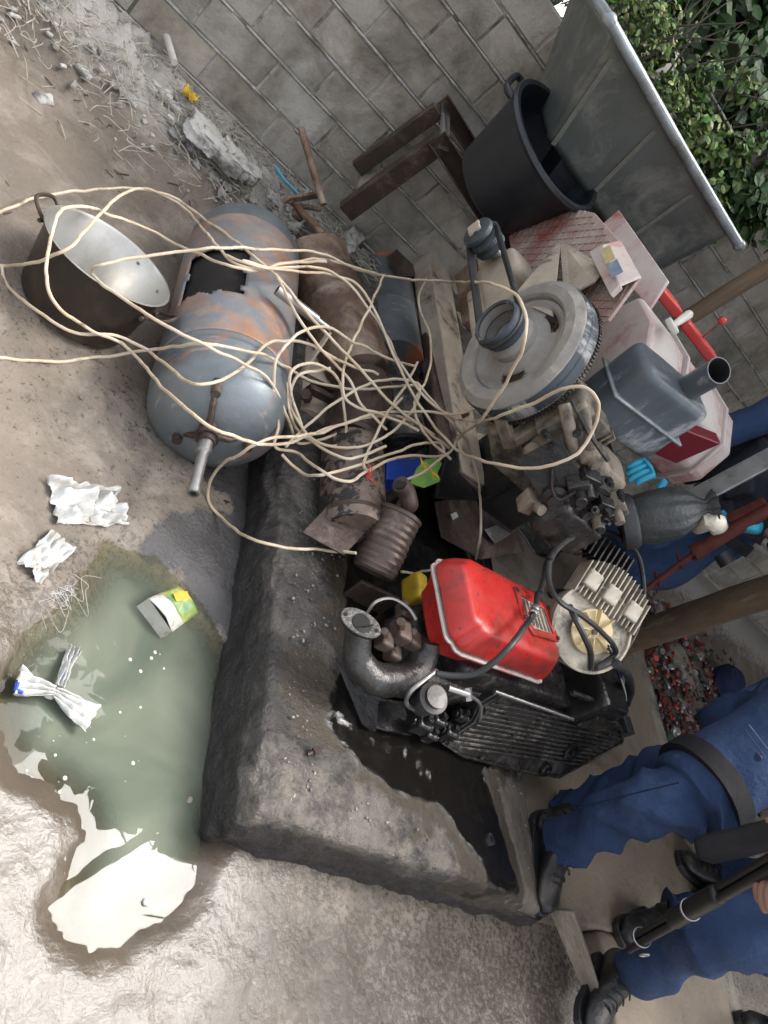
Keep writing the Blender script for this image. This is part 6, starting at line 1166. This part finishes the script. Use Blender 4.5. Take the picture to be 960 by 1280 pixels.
def head(parent, c, look, m='skin'):
    c = V(c); f = V(look).normalized(); u = V((0, 0, 1)); u = (u - f * u.dot(f)).normalized(); s = u.cross(f); g = G(); vs = []; n = 20; seg = 28
    for j in range(n + 1):
        ph = math.pi * j / n; zz = math.cos(ph) * .12
        for i in range(seg):
            a = 2 * math.pi * i / seg; r = math.sin(ph); x = math.cos(a) * r * .098; y = math.sin(a) * r * .076
            if zz < 0: x *= 1 - .12 * (-zz / .12); y *= 1 - .30 * (-zz / .12)
            ny = abs(y)
            if x > 0 and ny < .016 and -.035 < zz < .012: x += .020 * (1 - ny / .016) * (1 - (zz + .01) ** 2 / .0012 if abs(zz + .01) < .034 else 0)
            vs.append(c + f * x + s * y + u * zz)
    g.add(vs, [(j * seg + i, j * seg + (i + 1) % seg, (j + 1) * seg + (i + 1) % seg, (j + 1) * seg + i) for j in range(n) for i in range(seg)])
    for q in (-1, 1): g.rbox(c + s * q * .078 - u * .005, (.018, .03, .055), .008, 5, Matrix((s, f, u)).transposed())
    h = part('head', g, m, parent, smooth=70)
    for q in (-1, 1):
        g = G(); g.rbox(c + f * .086 + s * q * .031 + u * .008, (.022, .012, .010), .005, 4, Matrix((s, f, u)).transposed()); part('eye', g, 'bone', h)
    g = G(); g.rbox(c + f * .086 - u * .052, (.045, .012, .010), .004, 5, Matrix((s, f, u)).transposed()); part('mouth', g, 'red_dark', h)
    g = G(); g.lathe([(.084, .012), (.092, .03), (.088, .07), (.066, .11), (.03, .128), (.0001, .132)], c - f * .010, u, 28); part('hair', g, 'hair', h)
    return h
def hand(parent, wrist, dirv, palm_n, m, grip=.6, name='hand', k=1.0):
    """palm with four jointed fingers and a thumb, one continuous skinned mesh per hand"""
    wv = V(wrist); d = V(dirv).normalized(); n = V(palm_n); n = (n - d * n.dot(d)).normalized(); s = n.cross(d)
    J = [wv, wv + d * .035 * k, wv + d * .075 * k]; E = [(0, 1), (1, 2)]; R = [(.026 * k, .018 * k), (.036 * k, .016 * k), (.036 * k, .014 * k)]
    for q, (off, L) in enumerate(((-.031, .068), (-.010, .080), (.011, .074), (.031, .058))):
        b = wv + d * .085 * k + s * off * k; J.append(b); E.append((2, len(J) - 1)); R.append(.0095 * k); dd = d.copy()
        for seg in range(3):
            ang = grip * (.5 + .35 * seg); dd = (dd * math.cos(ang) + n * math.sin(ang)).normalized() if seg else (d * math.cos(ang * .6) + n * math.sin(ang * .6)).normalized()
            J.append(J[-1] + dd * L * k * (.45, .32, .25)[seg]); E.append((len(J) - 2, len(J) - 1)); R.append((.009, .0082, .0065)[seg] * k)
    b = wv + d * .03 * k + s * -.032 * k + n * .006; J.append(b); E.append((1, len(J) - 1)); R.append(.012 * k)
    for seg, (x, y, z) in enumerate(((.025, -.026, .014), (.028, -.012, .014))): J.append(J[-1] + (d * x + s * y + n * z) * k); E.append((len(J) - 2, len(J) - 1)); R.append((.0105, .008)[seg] * k)
    if name == 'glove': R = [tuple(v * 1.3 for v in r) if isinstance(r, tuple) else r * 1.3 for r in R]
    return skin_body(name, J, E, R, m, parent, 2)

def person(label, loc, legs, hips, chest, neck, headc, look, arms, cloth='denim', shirt=None, boots=(), fold=.012, bootm='leather', z0=.1, gloves=None, tr=(.062, .082, .092, .105), cat='person', hem=.01, head_on=True):
    t = thing('person', label, cat, loc); hips = V(hips); chest = V(chest); neck = V(neck)
    # body under the clothes: one continuous skinned figure
    J = [hips, chest, neck]; E = [(0, 1), (1, 2)]; R = [.08, .09, .05]
    for L in legs:
        i = len(J); J += [V(L[0]), V(L[1]), V(L[2])]; E += [(0, i), (i, i + 1), (i + 1, i + 2)]; R += [.045, .036, .028]
    for A in arms:
        i = len(J); J += [V(A[0]), V(A[1]), V(A[2])]; E += [(1, i), (i, i + 1), (i + 1, i + 2)]; R += [.05, .038, .026]
    skin_body('body', J, E, R, 'skin', t, 2)
    for q, L in enumerate(legs):
        g = G(); loft(g, [V(L[0]) * .3 + hips * .7, V(L[0]) * .5 + V(L[1]) * .5, V(L[1]), V(L[1]) * .5 + V(L[2]) * .5, V(L[2])], [tr[3], tr[2] + .01, tr[2], tr[1], tr[0] + .014], seg=40, smooth=9, fold=fold, ffr=9, seed=q * 3 + len(label)); part('trouser_leg', g, cloth, t, smooth=80)
        boot(t, V(L[2]) + (V(L[1]) - V(L[2])).normalized() * .03, boots[q], bootm, z0=z0)
    g = G(); mid = (hips + chest) / 2; loft(g, [hips + (hips - chest).normalized() * .07, hips, mid, chest, chest * .35 + neck * .65], [.15, .172, .160, .175, .09], seg=44, smooth=8, fold=fold * .6, ffr=7, seed=len(label), flat=.78, up=V(look)); part('shirt', g, shirt or cloth, t, smooth=80)
    g = G(); bd = (chest - hips).normalized(); loft(g, [hips - bd * .02, hips + bd * .035], [.190, .188], seg=40, smooth=3, flat=.80, up=V(look)); part('belt', g, 'strap', t)
    for q, A in enumerate(arms):
        g = G(); loft(g, [V(A[0]) * .8 + chest * .2, V(A[0]), V(A[0]) * .5 + V(A[1]) * .5, V(A[1]), V(A[1]) * .45 + V(A[2]) * .55], [.085, .080, .068, .060, .050], seg=32, smooth=8, fold=fold * .8, ffr=6, seed=q * 5 + 1); part('sleeve', g, shirt or cloth, t, smooth=80)
        hd = (V(A[2]) - V(A[1])).normalized() if len(A) < 4 else V(A[3]); pn = V(A[4]) if len(A) > 4 else V((0, 0, -1)); hand(t, V(A[2]), hd, pn, gloves or 'skin', grip=A[5] if len(A) > 5 else .5, name='glove' if gloves else 'hand', k=1.3 if gloves else 1.08)
    if head_on: head(t, headc, look)
    return t
# A: nearest man, bending towards the machines
A1 = [(2.383, 0.900, 0.649), (2.436, 0.920, 0.411), (2.468, 0.900, 0.127)]; A0 = [(2.167, 0.760, 0.709), (2.168, 0.760, 0.516), (2.296, 0.760, 0.189)]
pa = person('person in blue trousers, black belt and shirt bending over beside the red engine', (2.25, .8, .1), [A0, A1], (2.268, 0.800, 0.698), (2.475, 0.980, 0.993), (2.802, 1.200, 1.242), (3.017, 1.320, 1.388), (-.5, .8, -.35),
    [[(2.513, 0.860, 0.934), (2.557, 0.750, 0.947), (3.087, 0.900, 0.962)], [(2.724, 1.150, 0.901), (2.795, 1.200, 0.645), (3.349, 1.500, 0.975)]], boots=[(-.25, -1.0), (-.9, -.4)], fold=.026, tr=(.052, .064, .076, .092))
g = G(); g.rbox(V((2.135, 0.600, 0.821)), (.09, .06, .26), .02, 10, amp=.004); part('holster', g, 'strap', pa)
g = G(); p = V((1.776, 0.660, 1.012)); g.cyl(p, p + V((-.01, -.008, 0)), .008, seg=12); part('button', g, 'denim_dark', pa)
t = thing('cap', 'dark navy cloth cap lying on the rocks beyond the slab edge', 'cap', (5.036, 2.379, 0.000))
g = G(); c = V((5.085, 2.426, 0.050)); g.lathe([(.11, 0), (.115, .03), (.105, .08), (.07, .115), (.0001, .125)], c, (-.3, -.2, 1), 32); part('crown', g, 'denim_dark', t, dent=.012, dfr=12)
g = G(); loft(g, [c + V((-.02, -.02, .01)), c + V((-.16, -.14, .0))], [.10, .075], seg=28, smooth=4, up=(0, 0, 1), flat=.08); part('visor', g, 'denim_dark', t)
g = G(); g.tube([(2.148, 0.800, 0.354), (2.087, 0.775, 0.487), (2.042, 0.755, 0.607), (1.988, 0.730, 0.744)], .0022, 6, smooth=5); part('side_seam', g, 'denim_dark', pa)
g = G(); g.tube([(1.597, 0.660, 1.063), (1.761, 0.660, 1.040)], .002, 6); g.tube([(1.610, 0.660, 1.049), (1.786, 0.660, 1.021)], .002, 6); part('pocket_stitching', g, 'denim_dark', pa)
# B: man at the bottom holding the shotgun
B0 = [(2.272, 0.420, 0.806), (2.230, 0.420, 0.626), (2.541, 0.420, 0.267)]; B1 = [(3.349, 0.520, 0.442), (3.033, 0.620, 0.356), (2.891, 0.640, 0.233)]
pb = person('person in blue trousers and black boots holding a long gun pointed at the floor', (2.8, .45, .1), [B0, B1], (2.851, 0.480, 0.792), (3.095, 0.550, 1.115), (3.170, 0.580, 1.263), (3.208, 0.600, 1.369), (-.7, .6, -.1),
    [[(2.487, 0.550, 1.292), (1.960, 0.500, 1.177), (1.848, 0.460, 1.020), (-.5, -.3, -.5), (.2, -.9, -.2), 1.1], [(2.864, 0.400, 1.074), (2.038, 0.360, 1.081), (2.013, 0.460, 1.031)]], boots=[(-.5, -.55), (-.8, -.3)], fold=.022, tr=(.056, .066, .075, .09))
def shotgun():
    t = thing('shotgun', 'black long gun with a strap ring held muzzle down by the person in black boots', 'gun', (2.301, 0.500, 0.572))
    m0 = V((2.250, 0.430, 0.377)); e = V((1.759, 0.430, 0.963)); d = (e - m0).normalized()
    g = G(); g.cyl(m0, e + d * .3, .0105); part('barrel', g, 'gunmetal', t)
    g = G(); o = V((.3, .4, -.3)); o = (o - d * o.dot(d)).normalized() * .021; g.cyl(m0 + d * .05 + o, e + d * .2 + o, .0095); part('magazine_tube', g, 'gunmetal', t)
    g = G(); a = m0 + d * .30; g.rbox(a + d * .12 + o * .5, (.040, .045, .26), .016, 10, Matrix((o.normalized().cross(d), o.normalized(), d)).transposed()); part('fore_end', g, 'gunmetal', t)
    for q in (.10, .40):
        g = G(); g.lathe([(.024, -.004), (.026, -.003), (.026, .003), (.024, .004)], m0 + d * q + o * .5, d, 24); part('barrel_band', g, 'steel', t)
    g = G(); P = [m0 + d * .10 - o * 1.5 + V((math.cos(k) * .012, 0, math.sin(k) * .012)) for k in np.linspace(0, 6.28, 14)]; g.tube(P, .003, 6, closed=True); part('sling_ring', g, 'steel', t)
    g = G(); g.rbox(e + d * .35, (.05, .08, .28), .02, 8, Matrix((o.normalized().cross(d), o.normalized(), d)).transposed()); part('receiver', g, 'gunmetal', t)
shotgun()
# C: crouching man behind the engine in blue gloves and a dark vest
pc = person('person in dark vest and light blue gloves crouching behind the engines with the rusty pipe', (3.0, 2.2, .1), [[(3.050, 2.184, 0.697), (2.950, 2.131, 0.483), (3.000, 2.454, 0.307)], [(3.100, 2.072, 0.679), (2.900, 2.021, 0.441), (3.050, 2.134, 0.146)]], (3.200, 2.261, 0.783), (3.150, 2.399, 1.119), (3.100, 2.415, 1.376), (3.050, 2.360, 1.536), (-.8, -.5, -.3),
    [[(3.000, 2.557, 1.305), (2.750, 2.371, 1.037), (2.550, 2.202, 0.844), (-.7, -.4, -.6), (0, -.3, -1), .35], [(3.000, 2.002, 1.188), (2.950, 1.868, 1.076), (2.900, 1.943, 1.023), (-.2, .5, -.8), (-.6, .5, 0), .7]], boots=[(-.8, -.4), (-.8, -.4)], gloves='glove', fold=.014, shirt='denim', z0=.0)
g = G(); loft(g, [V((3.160, 2.234, 0.831)), V((3.130, 2.319, 0.987)), V((3.100, 2.374, 1.202))], [.19, .205, .18], seg=44, smooth=8, fold=.012, ffr=9, flat=.9); pv = part('vest', g, 'vest', pc, smooth=80)
for p in ((2.980, 2.304, 0.856), (2.970, 2.359, 0.954), (2.960, 2.413, 1.052), (2.960, 2.160, 0.877), (2.940, 2.216, 0.995), (2.980, 2.440, 0.839)):
    g = G(); g.rbox(V(p), (.05, .10, .13), .018, 8, Matrix.Rotation(.3, 3, 'X'), amp=.006, fr=14, seed=p[2]); part('pouch', g, 'vest', pv)
# D: standing further right, mostly out of frame
pd_ = person('person in black shoes and bright blue trousers standing behind the long gun', (3.5, .8, .1), [[(3.901, 0.900, 0.627), (3.743, 0.880, 0.339), (3.567, 0.880, 0.177)], [(3.938, 0.800, 0.609), (3.523, 0.800, 0.430), (3.672, 0.800, 0.101)]], (3.62, .86, .98), (3.66, .86, 1.38), (3.66, .86, 1.52), (3.64, .86, 1.66), (-1, .2, -.2),
    [[(3.62, .64, 1.42), (3.58, .60, 1.12), (3.45, .66, .92)], [(3.68, 1.08, 1.42), (3.70, 1.14, 1.12), (3.6, 1.1, .92)]], boots=[(-.9, .35), (-.95, -.05)], fold=.012)
# E: grey gumboot in the bottom right corner
pe_ = person('person in grey rubber boots at the bottom right edge, behind the gun holder', (3.75, .35, .1), [[(3.82, .30, .95), (3.80, .32, .55), (3.78, .35, .32)], [(3.95, .10, .95), (3.97, .05, .55), (3.98, .0, .32)]], (3.9, .2, 1.0), (3.92, .2, 1.4), (3.92, .2, 1.52), (3.92, .2, 1.66), (-1, .2, -.2),
    [[(3.86, 0.0, 1.42), (3.8, -.05, 1.12), (3.7, 0, .92)], [(3.9, .40, 1.42), (3.86, .45, 1.12), (3.75, .4, .92)]], boots=[(-.95, .15), (-1, 0)], cloth='denim_dark', fold=.01)

# ------------------------------------------------------------------ vegetation over the wall
def leaves(g, tones, n, center, rad, size, shape, zmin=None, tr=((.6, 1.0), (0.8, 1.25), (.4, .7)), clump=0):
    C = V(center); cl = [(V((random.gauss(0, 1), random.gauss(0, 1), random.gauss(0, 1))).normalized() * random.uniform(.35, 1.0)) for _ in range(clump)] if clump else None
    for k in range(n):
        if cl:
            q = random.choice(cl); p = C + V((q.x * rad[0], q.y * rad[1], q.z * rad[2])) + V((random.gauss(0, 1) * rad[0], random.gauss(0, 1) * rad[1], random.gauss(0, 1) * rad[2])) * .12
        else: p = C + V((random.uniform(-1, 1) * rad[0], random.uniform(-1, 1) * rad[1], random.uniform(-1, 1) * rad[2]))
        if zmin is not None and p.z < zmin: continue
        s = random.uniform(*size); nrm = V((random.gauss(0, .6), random.gauss(-.5, .6), random.gauss(.7, .5))).normalized(); d = V((random.gauss(0, 1), random.gauss(0, 1), random.gauss(-.4, .6))); d = (d - nrm * d.dot(nrm)).normalized(); e = nrm.cross(d)
        pts = [p, p + d * s * .35 + e * s * shape - nrm * s * .05, p + d * s * .75 + e * s * shape * .7 - nrm * s * .02, p + d * s - nrm * s * .12, p + d * s * .75 - e * s * shape * .7 - nrm * s * .02, p + d * s * .35 - e * s * shape - nrm * s * .05, p + d * s * .5 + nrm * s * .05]
        o = len(g.v); g.v += [tuple(v) for v in pts]; F = [(0, 1, 6), (1, 2, 6), (2, 3, 6), (3, 4, 6), (4, 5, 6), (5, 0, 6)]; g.f += [tuple(i + o for i in f) for f in F]
        t = random.uniform(.5, 1.6); b = (random.uniform(*tr[0]) * t, random.uniform(*tr[1]) * t, random.uniform(*tr[2]) * t); tones += [b] * 6
def plant(name, label, cat, base, parts_, stems, group=None, m='leaf'):
    t = thing(name, label, cat, base, group); g = G(); tn = []
    for a in parts_: leaves(g, tn, *a[0], **a[1])
    part('foliage', g, m, t, smooth=0, tones=tn)
    g = G()
    for P, r in stems: g.tube(P, r, 8, smooth=5)
    part('stem', g, 'bark', t)
lt = ((1.6, 2.6), (1.7, 2.6), (1.0, 1.6)); dk = ((.6, 1.0), (.9, 1.3), (.6, .95))
def stems(x0, x1, n, y, z0, z1):
    out = []
    for k in range(n):
        x = random.uniform(x0, x1); P = [V((x, y, z0)), V((x + random.uniform(-.1, .1), y - random.uniform(0, .1), (z0 + z1) / 2)), V((x + random.uniform(-.25, .25), y - random.uniform(0, .25), z1))]; out.append((P, [.008, .005, .002]))
    return out
plant('flowering_creeper', 'pale dry creeper with small yellowish leaves hanging over the wall top left of the hopper', 'creeper', (1.65, 3.3, 1.3), [((1500, (1.62, 3.22, 1.55), (.38, .14, .22), (.018, .04), .28), dict(clump=26, tr=lt, zmin=1.28)), ((260, (1.45, 3.1, 1.36), (.12, .06, .10), (.015, .03), .25), dict(tr=((2.2, 3.2), (2.0, 2.8), (1.6, 2.2))))], stems(1.3, 2.0, 22, 3.25, 1.3, 1.85))
plant('wall_top_weeds', 'pale weeds growing on the wall top at the upper edge of the picture', 'weeds', (1.2, 3.35, 1.35), [((1800, (1.5, 3.6, 2.0), (.55, .16, .6), (.04, .08), .35), dict(clump=30, tr=dk)), ((1300, (1.15, 3.30, 1.62), (.55, .14, .28), (.02, .045), .3), dict(clump=24, tr=lt, zmin=1.34))], stems(.7, 1.6, 18, 3.3, 1.34, 1.9))
plant('leafy_vine', 'dark green broad-leaved vine behind the hopper rim', 'vine', (2.3, 3.3, 1.3), [((1900, (2.35, 3.30, 1.62), (.55, .20, .34), (.045, .085), .42), dict(clump=34, tr=dk)), ((500, (2.1, 3.15, 1.62), (.35, .1, .25), (.03, .05), .35), dict(clump=14, tr=lt))], stems(1.9, 2.9, 16, 3.28, 1.3, 2.0))
plant('green_bush', 'broad mass of darker leaves at the top right corner beyond the wall', 'bush', (2.2, 3.9, 0), [((5600, (2.1, 3.85, 2.25), (2.1, .45, .98), (.06, .12), .40), dict(clump=90, tr=dk))], [([V((2.2, 3.9, 0)), V((2.1, 3.85, 1.0)), V((2.2, 3.8, 2.0))], [.04, .03, .02]), ([V((2.0, 3.9, 0)), V((1.7, 3.85, 1.2)), V((1.5, 3.8, 2.2))], [.03, .02, .015])])
def tree(label, base, c, rad, n, s, low=False):
    t = thing('tree', label, 'tree', base, 'trees beyond the wall'); g = G(); tn = []
    leaves(g, tn, n, c, rad, s, .4, clump=70, tr=dk)
    if low: leaves(g, tn, 1500, (2.75, 1.95, 2.75), (.85, .48, .18), (.10, .2), .4, clump=40, tr=dk)  # added leaf band out of view, shaped to darken the puddle reflection
    part('crown', g, 'leaf', t, smooth=0, tones=tn)
    if low:
        g = G(); g.tube([c, (2.9, 3.2, 3.2), (2.7, 2.0, 2.78), (2.3, 1.7, 2.72)], [.06, .05, .03, .01], 10, smooth=4); part('branch', g, 'bark', t)  # added bough that carries the unseen leaf band
    g = G(); b = V(base); C = V(c); g.tube([b, b * .6 + C * .4, C], [.14, .11, .05], 12, smooth=4)
    for k in range(7):
        a = k * 2.4; e = C + V((math.cos(a) * rad[0] * .7, math.sin(a) * rad[1] * .7, random.uniform(-.2, .7) * rad[2])); g.tube([b * .35 + C * .65, (C + e) / 2 + V((0, 0, -.1)), e], [.05, .03, .012], 8, smooth=4)
    part('trunk', g, 'bark', t)
tree('dense tree overhanging the wall, its crown and an added low branch mirrored dark in the puddle', (2.4, 5.6, 0), (2.5, 5.0, 4.6), (1.9, 1.6, 1.9), 5200, (.16, .34), low=True)
tree('dense tree behind the left stretch of wall', (-.4, 8.4, 0), (-.3, 8.0, 3.6), (1.9, 1.6, 1.9), 3600, (.18, .36))
tree('dense tree behind the right stretch of wall', (6.2, 6.6, 0), (6.2, 6.0, 4.0), (2.0, 1.6, 2.0), 3600, (.18, .36))

# ------------------------------------------------------------------ lean-to roof on the right, above the frame
def roof():
    t = thing('lean_to_roof', 'rusty corrugated lean-to roof over the right-hand side of the yard', 'roof', (4.6, 1.8, 0))
    nx, ny = 90, 3; g = G(); vs = []; x0, x1, y0, y1 = 3.0, 7.0, .7, 3.7
    for j in range(ny + 1):
        for i in range(nx + 1):
            x = x0 + (x1 - x0) * i / nx; y = y0 + (y1 - y0) * j / ny + (.10 * mn.noise(V((i * .3, 1, 0))) if j == 0 else 0); vs.append(V((x, y, 2.45 + .12 * (y - 1.2) + .018 * math.sin(i * 2.1))))
    g.add(vs, [(j * (nx + 1) + i, j * (nx + 1) + i + 1, (j + 1) * (nx + 1) + i + 1, (j + 1) * (nx + 1) + i) for j in range(ny) for i in range(nx)]); part('roof_sheet', g, 'tin', t, solid=.003)
    for p, q in (((2.0, 1.06, 2.60), (3.6, 2.38, 2.60)), ((2.7, .3, 2.33), (6.9, .3, 2.33)), ((2.7, 3.5, 2.66), (6.9, 3.5, 2.66))):
        g = G(); g.tube([p, q], .03, 12); part('rafter', g, 'wood', t)
    for x, y, h in ((6.8, .3, 2.3), (6.8, 3.4, 2.6), (2.75, 3.42, 2.6)):
        g = G(); g.tube([(x, y, 0), (x, y, h)], .05, 12); part('post', g, 'wood', t)
roof()
g = G(); g.box((6.4, .5, 1.3), (.12, 6.6, 2.7)); single('back_wall', g, 'mortar', 'dark plastered wall closing the far right of the covered yard', 'wall', smooth=0, bev=.01)
